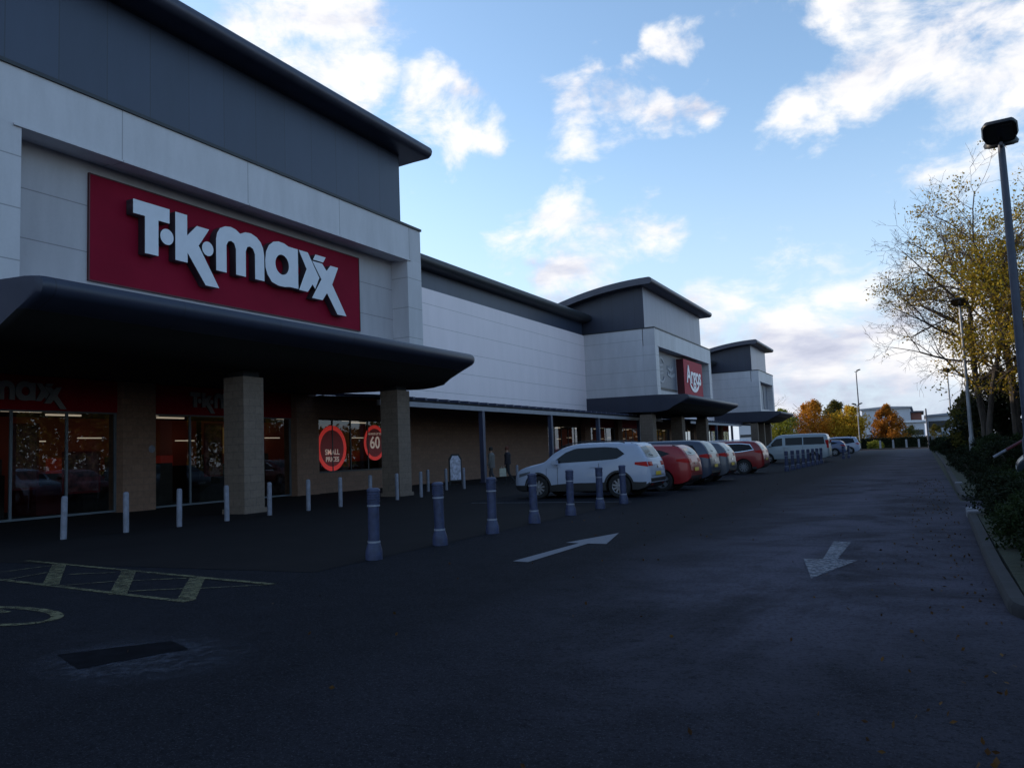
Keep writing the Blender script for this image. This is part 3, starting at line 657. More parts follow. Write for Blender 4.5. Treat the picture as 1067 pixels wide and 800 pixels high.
g3 = empty('shop_sign', (-18.0, 105, 7.4), 'grey shop sign on the farthest tower', 'sign')
b = MB(); b.box(-18.06, -18.0, 102.2, 106.6, 5.9, 8.9); local(b.build('sign_panel', M['sign_grey_light'], g3))
b = MB(); b.box(-18.06, -17.97, 107.0, 109.6, 5.9, 8.9); local(b.build('sign_panel', M['sign_grey'], g3))

# window graphics
def roundel(label, y, z, r, rv, lines, sz):
    e = empty('window_roundel', (XG+.02, y, z), label, 'window sign')
    b = MB(); n = 36
    vo = [(XG+.018, y+r*math.cos(2*math.pi*i/n), z+rv*math.sin(2*math.pi*i/n)) for i in range(n)]; vi = [(XG+.018, y+.8*r*math.cos(2*math.pi*i/n), z+.8*rv*math.sin(2*math.pi*i/n)) for i in range(n)]
    b.add(vo+vi, [(i, (i+1) % n, (i+1) % n+n, i+n) for i in range(n)]); local(b.build('ring', M['roundel'], e, fix=False))
    b = MB(); b.add(vi, [tuple(range(n))]); local(b.build('disc', M['roundel_in'], e, fix=False))
    for k, (t, s_) in enumerate(lines): local(text(t, s_, XG+.024, y, z+sz[k], e, M['roundel_text'], .004))
M['roundel'] = emis('roundel_red', (.85, .05, .04), .22)  # window discs are no lamps; their brightness is a glow in the material
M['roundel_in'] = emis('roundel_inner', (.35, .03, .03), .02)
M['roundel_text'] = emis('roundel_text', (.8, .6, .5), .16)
roundel('large red roundel with small lettering on the window right of the entrance', 28.2, 1.97, 1.0, 1.02, [('SMALL', .34), ('PRICES', .3)], [-.18, -.5])
roundel('red roundel with large number on the window, half behind the column', 31.35, 2.2, .85, .85, [('60', .8), ('ALWAYS UP TO', .14)], [-.02, .42])
def poster(label, y0, y1, z0, z1, x=XG-.05):
    e = empty('poster', (x, (y0+y1)/2, (z0+z1)/2), label, 'poster')
    b = MB(); t = .07
    for a in ((y0, y1, z0, z0+t), (y0, y1, z1-t, z1), (y0, y0+t, z0+t, z1-t), (y1-t, y1, z0+t, z1-t)): b.box(x-.01, x, *a)
    local(b.build('border', M['interior_red'], e))
    b = MB(); b.box(x-.012, x-.004, y0+t, y1-t, z0+t, z1-t); local(b.build('sheet', M['poster_in'], e))
M['poster_in'] = simple('poster_pattern', (.16, .05, .05), .5, 0, .9, 4)
poster('red bordered poster inside the left shop window', 15.6, 16.9, .7, 2.02)
poster('tall dim red poster behind the left part of the shop window', 14.2, 15.1, .9, 2.9, XG-.4)
poster('red poster inside the entrance glazing left of the column', 21.3, 22.2, 1.0, 3.0, XG-.3)

# A-board, parking signs
ab = empty('advertising_board', (-20.1, 33.0, 0), 'white pavement advertising board with dark frame between two short bollards', 'advertising board')
ab.rotation_euler.z = R(-28)
b = MB(); b.prism([(-.36, .2), (.36, .2), (.36, 1.28), (.2, 1.50), (-.2, 1.50), (-.36, 1.28)], -.03, 0); 
fr_ = b.build('frame', M['plastic'], ab)
b = MB(); b.prism([(-.29, .26), (.29, .26), (.29, 1.2), (.15, 1.42), (-.15, 1.42), (-.29, 1.2)], -.045, -.031); b.build('panel', M['ab_face'] if 'ab_face' in M else simple('board_face', (.42, .42, .5), .5, 0, .5, 7), ab)
b = MB(); b.prism([(-.36, 0), (-.30, 0), (-.30, .25), (-.36, .25)], -.04, .0); b.prism([(.30, 0), (.36, 0), (.36, .25), (.30, .25)], -.04, .0); b.box(-.3, .3, .25, .3, .0, .06); b.build('stand', M['plastic'], ab)
ab.rotation_euler.z = R(62)

# ------------------------------------------------------------------ bollards
def blue_bollard():
    root = empty('bollard', (0, 0, 0), 'x', 'bollard')
    prof = [(.120, 0), (.120, .10), (.114, .14), (.098, .20), (.087, .235)]
    b = MB(); b.lathe(prof, 20); b.build('base', M['bollard_blue'], root, smooth=True)
    b = MB(); b.lathe([(.090, .237), (.090, .262)], 20); b.build('band', M['band_white'], root, smooth=True)
    b = MB(); b.lathe([(.080, .262), (.080, .742)], 20); b.build('shaft', M['bollard_blue'], root, smooth=True)
    b = MB(); b.lathe([(.090, .742), (.090, .765)], 20); b.build('band', M['band_white'], root, smooth=True)
    p = [(.083, .765), (.083, .80)]
    for k in range(4):
        z = .80+.035*k; p += [(.091, z+.004), (.091, z+.022), (.083, z+.026), (.083, z+.035)]
    p += [(.094, .945), (.096, .965), (.088, .985), (.06, .998), (.01, 1.0)]
    b = MB(); b.lathe(p, 20); b.build('head', M['bollard_blue'], root, smooth=True)
    return root
ORD = ['nearest the camera', 'second from the camera', 'third from the camera', 'fourth from the camera', 'fifth from the camera', 'sixth from the camera', 'seventh from the camera', 'eighth from the camera', 'ninth from the camera', 'tenth from the camera', 'eleventh from the camera', 'twelfth from the camera', 'thirteenth from the camera']
proto = blue_bollard()
P7 = [(-6.96, 9.17), (-6.93, 10.85), (-6.94, 12.60), (-7.02, 14.5), (-7.0, 16.3), (-7.02, 18.15), (-6.98, 19.75)]
for i, (x, y) in enumerate(P7):
    o = proto if i == 0 else copy_tree(proto)
    o.location = (x, y, .0); o.rotation_euler = (R(random.uniform(-1, 1)), R(random.uniform(-1, 1)), random.uniform(0, 6)); tag(o, 'ribbed blue bollard with pale bands, %s in the front row' % ORD[i], 'bollard', 'tall ribbed blue bollards')
for i, y in enumerate((41.5, 43.3, 45.1, 46.9, 48.7, 50.5, 52.3, 54.1)):
    o = copy_tree(proto); o.location = (-6.1+.04*i, y, 0); tag(o, 'blue bollard before the silver van, %s in that cluster' % ORD[i], 'bollard', 'tall ribbed blue bollards')
for i, (x, y) in enumerate(((-5.5, 66), (-5.3, 68.5))):
    o = copy_tree(proto); o.location = (x, y, 0); tag(o, ['blue bollard beyond the silver van, nearer of two', 'blue bollard beyond the silver van, farther of two'][i], 'bollard', 'tall ribbed blue bollards')
def white_bollard():
    o = MB(); o.lathe([(.062, 0), (.062, .84), (.058, .875), (.04, .895), (.005, .9)], 16); s_ = o.build('post_bollard', M['bollard_white'], None, smooth=True)
    return s_
wb = white_bollard()
WB = [(-16.0, 10.6), (-15.85, 11.95), (-15.7, 13.25), (-15.7, 14.7), (-15.85, 16.33), (-15.9, 17.92), (-15.9, 19.35), (-15.9, 20.83), (-15.9, 22.3), (-15.9, 23.75), (-18.0, 27.4), (-17.75, 28.4), (-17.4, 29.25), (-15.9, 31.3)]
WL = ['slim pale bollard %s in the row before the shopfront' % ORD[i] for i in range(10)]+['slim pale bollard just right of the right canopy column, farther back', 'slim pale bollard left of the advertising board', 'slim pale bollard right of the advertising board', 'slim pale bollard in front of the white car nose']
for i, (x, y) in enumerate(WB):
    o = wb if i == 0 else wb.copy()
    if i: col.objects.link(o)
    o.location = (x, y, 0); o.rotation_euler = (R(random.uniform(-.8, .8)), R(random.uniform(-.8, .8)), 0); tag(o, WL[i], 'bollard', 'slim pale bollards before the shopfront')

# ------------------------------------------------------------------ street lamps
def lamp(name, label, x, y, h, mat, heads=2, r0=.10, r1=.06, rz=0., hs=1.):
    root = empty(name, (x, y, 0), label, 'street lamp', None, rz)
    b = MB(); b.lathe([(r0*1.35, 0), (r0*1.35, 1.25), (r0*1.1, 1.32), (r0, 1.4), (r1, h-.1), (r1*.9, h+.04)], 14); b.build('pole', mat, root, smooth=True)
    b = MB(); b.tube((-.3*hs, 0, h-.01), (.3*hs, 0, h-.01), .04, .04, 8); b.build('bracket', mat, root)
    for s in ((-1, 1) if heads == 2 else (1,)):
        b = MB(); Lh, Wh = .74*hs, .72*hs; rows = []
        for (u, wd, th) in ((0, .55, .10), (.06, .80, .15), (.3, 1, .20), (.8, .97, .17), (.95, .84, .11), (1, .62, .06)):
            x_ = .13*hs+Lh*u; w2 = Wh/2*wd; rows.append([(x_, -w2*.93, 0), (x_, w2*.93, 0), (x_, w2, th*.35), (x_, w2*.8, th), (x_, -w2*.8, th), (x_, -w2, th*.35)])
        b.v = [v for r_ in rows for v in r_]; m_ = 6
        b.f = [(k*m_+i, k*m_+(i+1) % m_, (k+1)*m_+(i+1) % m_, (k+1)*m_+i) for k in range(len(rows)-1) for i in range(m_)]+[tuple(range(m_)), tuple(range(len(rows)*m_-1, (len(rows)-1)*m_-1, -1))]; b.m = [0]*len(b.f)
        lb_ = MB(); lb_.box(.13*hs+.12*Lh, .13*hs+.86*Lh, -Wh*.36, Wh*.36, -.012, .006)
        T_ = Matrix.Translation((0, 0, h)) @ Matrix.Rotation(0 if s > 0 else math.pi, 4, 'Z') @ Matrix.Rotation(R(-20), 4, 'Y')
        b.v = [tuple(T_ @ Vector(v)) for v in b.v]; lb_.v = [tuple(T_ @ Vector(v)) for v in lb_.v]
        hd = b.build('lamp_head', M['lamp_black'], root, smooth=True, angle=50); lb_.build('lens', M['lamp_glass'], hd)
    return root
lamp('street_lamp', 'tall blue grey twin headed lamp post nearest the camera at the right edge', 2.10, 21, 7.95, M['pole'], rz=R(84), r0=.11, r1=.075)
lamp('street_lamp', 'galvanised twin headed lamp post beside the tall yellow tree trunks', 2.2, 46.7, 8.0, M['pole_pale'], rz=R(80))
lamp('street_lamp', 'farther twin headed lamp post seen between twigs and shed', 2.77, 93.9, 8.0, M['pole_pale'], rz=R(80))
lamp('street_lamp', 'thin tall lamp post rising above the far orange trees', -8.3, 132, 11.8, M['pole'], 1, .12, .07, R(20), .8)
lamp('street_lamp', 'short pale lamp post in front of the far orange trees', -8.0, 124, 6.3, M['pole_pale'], 2, .09, .06, R(10), .9)
b = MB(); b.lathe([(.10, 0), (.09, 4.9), (.02, 5)], 10, c=(0, 0, 0)); o = b.build('post', M['pole'], None, smooth=True); o.name = 'signal_mast'; o.location = (.6, 112, 0); tag(o, 'dark bare mast standing at the far end of the road', 'mast')
for i, x in enumerate((-5.2, -3.6, -2.0, -.5)):
    b = MB(); b.box(-.12, .12, -.12, .12, 0, 1.15); b.prism([(-.14, 1.15), (.14, 1.15), (.1, 1.22), (-.1, 1.22)], -.14, .14); o = b.build('concrete_post', M['fascia_strip'], None); o.location = (x, 119.5, 0)
    tag(o, ['leftmost', 'second from left', 'third from left', 'rightmost'][i]+' of four pale posts across the far road end', 'post', 'pale posts across the far road end')

# ------------------------------------------------------------------ cars
def pchip(P):
    xs = [p[0] for p in P]; ys = [p[1] for p in P]; n = len(P)
    h = [xs[i+1]-xs[i] for i in range(n-1)]; d = [(ys[i+1]-ys[i])/h[i] for i in range(n-1)]
    m = [0]*n; m[0] = d[0]; m[-1] = d[-1]
    for i in range(1, n-1): m[i] = 0 if d[i-1]*d[i] <= 0 else 2*d[i-1]*d[i]/(d[i-1]+d[i])
    def f(x):
        if x <= xs[0]: return ys[0]
        if x >= xs[-1]: return ys[-1]
        i = max(k for k in range(n-1) if xs[k] <= x); t = (x-xs[i])/h[i]; H = h[i]
        return (2*t**3-3*t*t+1)*ys[i]+(t**3-2*t*t+t)*H*m[i]+(-2*t**3+3*t*t)*ys[i+1]+(t**3-t*t)*H*m[i+1]
    return f
def make_car(name, label, spec, loc, rz, paintm):
    root = empty(name, loc, label, spec.get('cat', 'car'), spec.get('group'), rz)
    Ln, W = spec['L'], spec['W']/2; belt = pchip(spec['belt']); top = pchip(spec['top']); bot = pchip(spec['bot']); plan = pchip(spec['plan'])
    tum = spec.get('tumble', .30); h0 = -Ln/2
    def hw(x, z):
        w_ = W*plan(x); bl = belt(x)
        if z < .6: w_ *= 1-.07*((.6-z)/.6)**2
        elif z <= bl: w_ *= 1-.035*((z-.6)/max(.1, bl-.6))**2
        else: w_ = w_*.965-(z-bl)*tum
        return w_
    xs = sorted(set([round(h0+Ln*i/46, 4) for i in range(47)]+[round(p[0], 4) for p in spec['top']]+[round(p[0]+.03, 4) for p in spec['top'][:5] if p[0]+.03 < Ln/2]))
    xs = [x for x in xs if -Ln/2 <= x <= Ln/2]
    mb = MB(); rows = []
    for x in xs:
        zt, zb = top(x), bot(x); bl = belt(x); cab = max(0, min(1, (zt-bl)/.35))
        r = .09+.02*cab; rh = .10+.12*cab
        if zt-zb < .3: r = (zt-zb)*.3
        row = [(x, 0, zb)]; zs = [zb+.02+(zt-r-zb-.02)*i/11 for i in range(12)]
        if zt-r > bl > zb+.1:     # snap one ring to the beltline
            k = min(range(1, 11), key=lambda q: abs(zs[q]-bl)); zs[k] = bl
        row.append((x, hw(x, zs[0])*.93, zb))
        for z in zs: row.append((x, hw(x, z), z))
        we = hw(x, zs[-1])
        for a in (25, 50, 75): row.append((x, we-rh*(1-math.cos(R(a))), zs[-1]+r*math.sin(R(a))*.86))
        row.append((x, we*.55, zt-.012)); row.append((x, 0, zt))
        rows.append(row)
    n = len(rows[0]); vs = []
    for row in rows: vs += row+[(x, -y, z) for x, y, z in row[-2:0:-1]]
    m = 2*n-2; fs = []
    for k in range(len(rows)-1):
        for i in range(m): fs.append((k*m+i, k*m+(i+1) % m, (k+1)*m+(i+1) % m, (k+1)*m+i))
    fs.append(tuple(range(m))); fs.append(tuple(range(len(rows)*m-1, (len(rows)-1)*m-1, -1)))
    mb.mats = [paintm, M['plastic']]; mb.v = vs; mb.f = fs; mb.m = [0]*len(fs)
    tmp = mb.build('body', None, None)
    bv = BVHTree.FromPolygons([Vector(v) for v in vs], fs)
    wr = spec['wr']; axles = spec['axles']
    # wheel arches cut out
    cb = MB(); cb.mats = [paintm, M['plastic']]
    for ax in axles:
        for s in (-1, 1): cb.lathe([(wr+.055, s*(W-.30)), (wr+.055, s*(W+.3))] if s > 0 else [(wr+.055, s*(W+.3)), (wr+.055, s*(W-.30))], 28, M['plastic'], (ax, 0, wr), 'Y')
    cut = cb.build('cut', None, None)
    md = tmp.modifiers.new('b', 'BOOLEAN'); md.object = cut; md.operation = 'DIFFERENCE'; md.solver = 'EXACT'
    dg = bpy.context.evaluated_depsgraph_get(); me = bpy.data.meshes.new_from_object(tmp.evaluated_get(dg))
    if len(me.polygons) < 200: me = tmp.data.copy()
    tmp.modifiers.clear(); tmp.data = me; bpy.data.objects.remove(cut)
    # dark lower cladding
    cz = spec.get('clad', .30)
    for p in me.polygons:
        if p.center.z < cz and p.material_index == 0: p.material_index = 1
    me.polygons.foreach_set('use_smooth', [True]*len(me.polygons)); me.set_sharp_from_angle(angle=R(38))
    tmp.parent = root
    def sidept(x, z, s, off):
        h = bv.ray_cast(Vector((x, s*2, z)), Vector((0, -s, 0)))
        if h[0] is None: return Vector((x, s*hw(x, z), z))
        nn = h[1] if h[1].y*s > 0 else -h[1]
        return h[0]+nn*off
    def endpt(y, z, s, off):
        h = bv.ray_cast(Vector((s*4, y, z)), Vector((-s, 0, 0)))
        if h[0] is None: return Vector((s*Ln/2, y, z))
        nn = h[1] if h[1].x*s > 0 else -h[1]
        return h[0]+nn*off
    def side_patch(nm, bo, to, mat, off=.005, s_list=(1, -1), nx=20, nz=5, par=None, join=False):
        out = []; acc = MB()
        for s in s_list:
            mbb = acc if join else MB(); fb, ft = pchip(bo), pchip(to); xa, xb = bo[0][0], bo[-1][0]; o0 = []
            for i in range(nx+1):
                u = i/nx; x1 = xa+(xb-xa)*u; x2 = to[0][0]+(to[-1][0]-to[0][0])*u
                for j in range(nz+1):
                    t = j/nz; x = x1+(x2-x1)*t; z = fb(x1)+(ft(x2)-fb(x1))*t; o0.append(sidept(x, z, s, off))
            mbb.add(o0, [(i*(nz+1)+j, (i+1)*(nz+1)+j, (i+1)*(nz+1)+j+1, i*(nz+1)+j+1) for i in range(nx) for j in range(nz)])
            if not join: out.append(mbb.build(nm, mat, par or root, smooth=True, fix=False))
        if join: out.append(acc.build(nm, mat, par or root, smooth=True, fix=False))
        return out
    def end_patch(nm, s, ys, zlo, zhi, mat, off=.006, n=14, nz=6, par=None, mir=False):
        acc = MB(); fl, fh = pchip(zlo), pchip(zhi)
        for sg_ in ((1, -1) if mir else (1,)):
            o0 = []
            for i in range(n+1):
                y = ys[0]+(ys[1]-ys[0])*i/n
                for j in range(nz+1): z = fl(y)+(fh(y)-fl(y))*j/nz; o0.append(endpt(y*sg_, z, s, off))
            acc.add(o0, [(i*(nz+1)+j, (i+1)*(nz+1)+j, (i+1)*(nz+1)+j+1, i*(nz+1)+j+1) for i in range(n) for j in range(nz)])
        return acc.build(nm, mat, par or root, smooth=True, fix=False)
    for (bo, to) in spec['windows']: side_patch('side_window', bo, to, M['carglass'])
    if spec.get('chrome'):
        for (bo, to) in spec['windows'][:1]: side_patch('window_trim', [(bo[0][0]-.03, bo[0][1]-.03)]+[(x, z-.03) for x, z in bo[1:-1]]+[(bo[-1][0]+.03, bo[-1][1]-.03)], [(to[0][0]-.03, to[0][1]+.03)]+[(x, z+.03) for x, z in to[1:-1]]+[(to[-1][0]+.03, to[-1][1]+.03)], M['chrome'], .003)
    g = spec['rear_glass']; end_patch('rear_window', -1, (-g[0], g[0]), [(-g[0], g[1]+.03), (0, g[1]), (g[0], g[1]+.03)], [(-g[0], g[2]-.03), (0, g[2]), (g[0], g[2]-.03)], M['carglass_rear'])
    g = spec['front_glass']; end_patch('windscreen', 1, (-g[0], g[0]), [(-g[0], g[1]), (0, g[1]), (g[0], g[1])], [(-g[0]*1., g[2]-.02), (0, g[2]), (g[0]*1., g[2]-.02)], M['carglass'])
    for (bo, to) in spec['tail_side']: side_patch('tail_light', bo, to, M['tail'], .008, nx=8)
    for (ya, yb, za, zb_) in spec['tail_rear']:
        end_patch('tail_light', -1, (ya, yb), [(ya, za), (yb, za)], [(ya, zb_), (yb, zb_)], M['tail'], .009, 6, 4); end_patch('tail_light', -1, (-yb, -ya), [(-yb, za), (-ya, za)], [(-yb, zb_), (-ya, zb_)], M['tail'], .009, 6, 4)
    for (bo, to) in spec['head_side']: side_patch('headlight', bo, to, M['head'], .008, nx=8)
    px_ = spec.get('plate_z', .62)
    end_patch('number_plate', -1, (-.26, .26), [(-.26, px_), (.26, px_)], [(-.26, px_+.11), (.26, px_+.11)], M['plate_y'], .014, 6, 2)
    end_patch('number_plate', 1, (-.26, .26), [(-.26, .42), (.26, .42)], [(-.26, .53), (.26, .53)], M['plate_w'], .014, 6, 2)
    end_patch('rear_bumper', -1, (-W*.8, W*.8), [(-W*.8, .28), (W*.8, .28)], [(-W*.8, spec.get('bumper', .48)), (W*.8, spec.get('bumper', .48))], M['plastic'], .010, 12, 3)
    zt_ = spec.get('bumper', .48)
    end_patch('tailgate_seam', -1, (-W*.70, W*.70), [(-W*.70, zt_+.055), (W*.70, zt_+.055)], [(-W*.70, zt_+.07), (W*.70, zt_+.07)], M['plastic'], .007, 12, 1)
    for yy in (-W*.62, W*.52): end_patch('reflector', -1, (yy, yy+.14), [(yy, .36), (yy+.14, .36)], [(yy, .40), (yy+.14, .40)], M['tail'], .016, 3, 1)
    end_patch('badge', -1, (-.05, .05), [(-.05, spec.get('plate_z', .62)+.21), (.05, spec.get('plate_z', .62)+.21)], [(-.05, spec.get('plate_z', .62)+.28), (.05, spec.get('plate_z', .62)+.28)], M['chrome'], .014, 3, 2)
    end_patch('wiper', -1, (-.02, .32), [(-.02, spec['rear_glass'][1]+.05), (.32, spec['rear_glass'][1]+.09)], [(-.02, spec['rear_glass'][1]+.07), (.32, spec['rear_glass'][1]+.105)], M['plastic'], .016, 6, 1)
    for x in spec['seams']: side_patch('door_seam', [(x-.007, .36), (x+.007, .36)], [(x-.007, belt(x)-.02), (x+.007, belt(x)-.02)], M['plastic'], .003, nx=1, nz=12, join=True)
    for x in spec['handles']:
        for s in (1, -1):
            b = MB(); p = sidept(x, belt(x)-.10, s, .01); b.box(p.x-.10, p.x+.10, p.y-.012, p.y+.02*s if s > 0 else p.y+.012, p.z-.018, p.z+.018) if s > 0 else b.box(p.x-.10, p.x+.10, p.y-.02, p.y+.012, p.z-.018, p.z+.018)
            b.build('door_handle', paintm, root, bevel=.006)
    mx_, mz = spec['mirror']
    for s in (1, -1):
        p = sidept(mx_, mz-.02, s, 0); b = MB()
        b.box(p.x-.08, p.x+.09, p.y+s*.04, p.y+s*.23, mz-.05, mz+.10); b.box(p.x-.02, p.x+.05, p.y-s*.03, p.y+s*.07, mz-.04, mz)
        b.build('wing_mirror', paintm, root, bevel=.025)
    if spec.get('arch'):
        for ax in axles:
            for s in (1, -1):
                b = MB(); P = []
                for i in range(25):
                    a = R(-12+204*i/24)
                    for rr_ in (wr+.056, wr+.115): P.append(sidept(ax+rr_*math.cos(a), max(.2, wr+rr_*math.sin(a)), s, .010))
                b.add(P, [(2*i, 2*i+1, 2*i+3, 2*i+2) for i in range(24)]); b.build('arch_trim', M['plastic'], root, smooth=True, fix=False)
    if spec.get('rails'):
        for s in (1, -1):
            b = MB(); xa, xb = spec['rails']; pts = [Vector((xa+(xb-xa)*i/8, s*(hw(xa+(xb-xa)*i/8, top(xa+(xb-xa)*i/8)-.1)-.09), top(xa+(xb-xa)*i/8)+(.03 if 0 < i < 8 else -.02))) for i in range(9)]
            for p, q in zip(pts, pts[1:]): b.tube(p, q, .015, .015, 6)
            b.build('roof_rail', M['plastic'] if not spec.get('chrome') else M['chrome'], root)
    if spec.get('spoiler'):
        xa = spec['spoiler']; b = MB(); wd = hw(xa, top(xa)-.1)*.9
        b.prism([(xa-.16, top(xa)-.10), (xa+.05, top(xa)-.035), (xa+.05, top(xa)+.004), (xa-.15, top(xa)-.07)], -wd, wd); b.build('spoiler', M['plastic'] if spec.get('dark_spoiler') else paintm, root, bevel=.01)
    # wheels
    for ax in axles:
        for s in (1, -1):
            c = (ax, s*(W-.13), wr)
            b = MB(); b.lathe([(.05, -.08), (wr*.55, -.08), (wr*.55, .05), (.05, .05)], 16, None, c, 'Y'); wh = b.build('wheel', M['plastic'], root)
            b = MB(); tw = .115
            b.lathe([(wr*.66, -tw), (wr*.9, -tw), (wr*.98, -tw*.8), (wr, -tw*.4), (wr, tw*.4), (wr*.98, tw*.8), (wr*.9, tw), (wr*.66, tw), (wr*.64, tw*.6), (wr*.64, -tw*.6), (wr*.66, -tw)], 32, None, c, 'Y'); b.build('tyre', M['tyre'], wh, smooth=True)
            b = MB(); yo = c[1]+s*.085
            n_ = 32
            for ro, ri in ((wr*.66, wr*.59),):
                vo = [(ax+ro*math.cos(2*math.pi*i/n_), yo+s*.012, wr+ro*math.sin(2*math.pi*i/n_)) for i in range(n_)]; vi = [(ax+ri*math.cos(2*math.pi*i/n_), yo-s*.02, wr+ri*math.sin(2*math.pi*i/n_)) for i in range(n_)]
                b.add(vo+vi, [(i, (i+1) % n_, (i+1) % n_+n_, i+n_) for i in range(n_)])
            ns = spec.get('spokes', 5)
            for k in range(ns):
                a = 2*math.pi*k/ns+.3*(ax > 0)+.2; d = Vector((math.cos(a), 0, math.sin(a))); q = Vector((-math.sin(a), 0, math.cos(a)))
                o_ = Vector((ax, yo, wr)); w0, w1 = wr*.13, wr*(.17 if ns <= 6 else .07)
                if ns > 6: w0 = wr*.07
                b.add([o_+d*.04+q*w0, o_+d*.04-q*w0, o_+d*wr*.61-q*w1, o_+d*wr*.61+q*w1]+[o_+d*.04+q*w0-Vector((0, s*.04, 0)), o_+d*.04-q*w0-Vector((0, s*.04, 0)), o_+d*wr*.61-q*w1-Vector((0, s*.04, 0)), o_+d*wr*.61+q*w1-Vector((0, s*.04, 0))], [(0, 1, 2, 3), (0, 4, 5, 1), (1, 5, 6, 2), (2, 6, 7, 3), (3, 7, 4, 0)])
            b.lathe([(wr*.16, -.01), (wr*.14, .015), (.01, .02)] if s > 0 else [(.01, -.02), (wr*.14, -.015), (wr*.16, .01)], 12, None, (ax, yo, wr), 'Y')
            b.build('rim', M['alloy'], wh)
    return root
def hatch_spec(L=4.45, W=1.84, H=1.60, **k):
    h = L/2
    s = dict(L=L, W=W, wr=.345, axles=(-h+.92, h-.88), belt=[(-h, 1.06), (-h+.7, 1.12), (-.3, 1.0), (h-1.3, .95), (h, .8)],
        top=[(-h, .66), (-h+.035, .92), (-h+.09, 1.06), (-h+.17, 1.22), (-h+.33, H-.12), (-h+.48, H-.045), (-h+1.2, H-.01), (-h+2.0, H), (-h+2.55, H-.05), (-h+3.0, H-.22), (-h+3.42, 1.06), (h-.55, .93), (h-.22, .82), (h-.06, .68), (h, .58)],
        bot=[(-h, .42), (-h+.12, .30), (-h+.4, .22), (0, .2), (h-.5, .22), (h-.12, .26), (h, .34)],
        plan=[(-h, .80), (-h+.10, .90), (-h+.35, .965), (-h+.9, 1.0), (h-1.0, 1.0), (h-.45, .95), (h-.15, .86), (h, .70)],
        windows=[([(-h+.62, 1.20), (-h+1.0, 1.10), (.2, 1.03), (h-1.40, 1.00)], [(-h+.95, H-.20), (-h+1.4, H-.155), (.0, H-.17), (h-1.85, H-.27)])],
        rear_glass=(.58, 1.13, H-.16), front_glass=(.62, 1.10, H-.14),
        tail_side=[([(-h+.05, .88), (-h+.42, .95)], [(-h+.09, 1.03), (-h+.42, 1.02)])], tail_rear=[(.42, .76, .90, 1.02)],
        head_side=[([(h-.62, .76), (h-.22, .66)], [(h-.62, .83), (h-.22, .76)])], seams=(-h+1.52, .05+h-1.95+.35, h-1.18), handles=(-h+1.68, .25), mirror=(h-1.52, 1.06), spoiler=-h+.52, clad=.30)
    s.update(k); return s
h = 2.2; H_ = 1.64
S_w = hatch_spec(4.4, 1.80, 1.64, tumble=.24, top=[(-h, .70), (-h+.03, .95), (-h+.08, 1.08), (-h+.17, 1.24), (-h+.34, H_-.14), (-h+.46, H_-.05), (-h+1.1, H_-.01), (-h+2.1, H_), (-h+2.6, H_-.07), (-h+3.0, H_-.24), (-h+3.36, 1.12), (h-.5, 1.0), (h-.2, .90), (h-.05, .76), (h, .62)], windows=[([(-h+.72, 1.27), (-h+1.0, 1.13), (.2, 1.07), (h-1.32, 1.05)], [(-h+.95, H_-.19), (-h+1.4, H_-.15), (.0, H_-.16), (h-1.80, H_-.27)])], rails=(-1.45, .75), clad=.42, spokes=10, arch=1, bumper=.55)
S_r = hatch_spec(4.05, 1.80, 1.52, tumble=.24, clad=.28, spokes=5, dark_spoiler=1)
h = 4.75/2
def mpv(L, W, H, **k):
    h = L/2
    s = hatch_spec(L, W, H)
    s.update(top=[(-h, .7), (-h+.03, .95), (-h+.08, 1.15), (-h+.30, H-.14), (-h+.42, H-.06), (-h+1.0, H-.01), (-h+2.3, H), (-h+2.9, H-.06), (-h+3.3, H-.22), (-h+3.75, 1.10), (h-.55, .95), (h-.2, .84), (h-.05, .7), (h, .58)],
        windows=[([(-h+.45, 1.16), (-h+1.2, 1.07), (.3, 1.02), (h-1.25, 1.0)], [(-h+.62, H-.22), (-h+1.2, H-.16), (.2, H-.16), (h-1.85, H-.30)])],
        rear_glass=(.60, 1.14, H-.16), front_glass=(.64, 1.12, H-.14), tail_side=[([(-h+.05, .95), (-h+.38, 1.02)], [(-h+.10, 1.12), (-h+.38, 1.09)])], tail_rear=[(.40, .78, .98, 1.10)], mirror=(h-1.45, 1.08), handles=(-h+1.75, .35), spoiler=None, rails=None)
    s.update(k); return s
p_white = paint('paint_white', (.32, .36, .46), .5, .4, 0); p_red = paint('paint_red', (.26, .006, .010)); p_blue = paint('paint_slate_blue', (.030, .042, .075)); p_silver = paint('paint_silver', (.07, .08, .105))
p_red2 = paint('paint_deep_red', (.19, .005, .008)); p_van = paint('paint_van_silver', (.24, .29, .33), .4, .4, .2); p_blue2 = paint('paint_blue', (.07, .10, .2)); p_dark = paint('paint_dark_teal', (.02, .03, .042))
PI = math.pi
def park(name, label, spec, xr, yc, mat, jitter=0): return make_car(name, label, spec, (xr-spec['L']/2, yc, 0), PI+R(jitter), mat)
park('parked_car', 'white crossover car parked nearest, just behind the blue bollards', S_w, -7.0, 22.95, p_white)
park('parked_car', 'bright red hatchback parked directly beside the white crossover', S_r, -6.62, 25.95, p_red)
park('parked_car', 'slate blue people carrier parked between the red hatchback and silver car', mpv(4.7, 1.86, 1.66, rails=None, bumper=.5), -6.85, 29.7, p_blue)
park('parked_car', 'silver car parked between blue people carrier and farther red estate', mpv(4.5, 1.8, 1.58, bumper=.5), -6.7, 31.9, p_silver)
park('parked_car', 'dark red estate car with bright window trim parked before the silver van', mpv(4.75, 1.9, 1.6, chrome=1, spokes=10, rails=(-1.6, .8)), -6.7, 39.6, p_red2)
h = 5.0/2
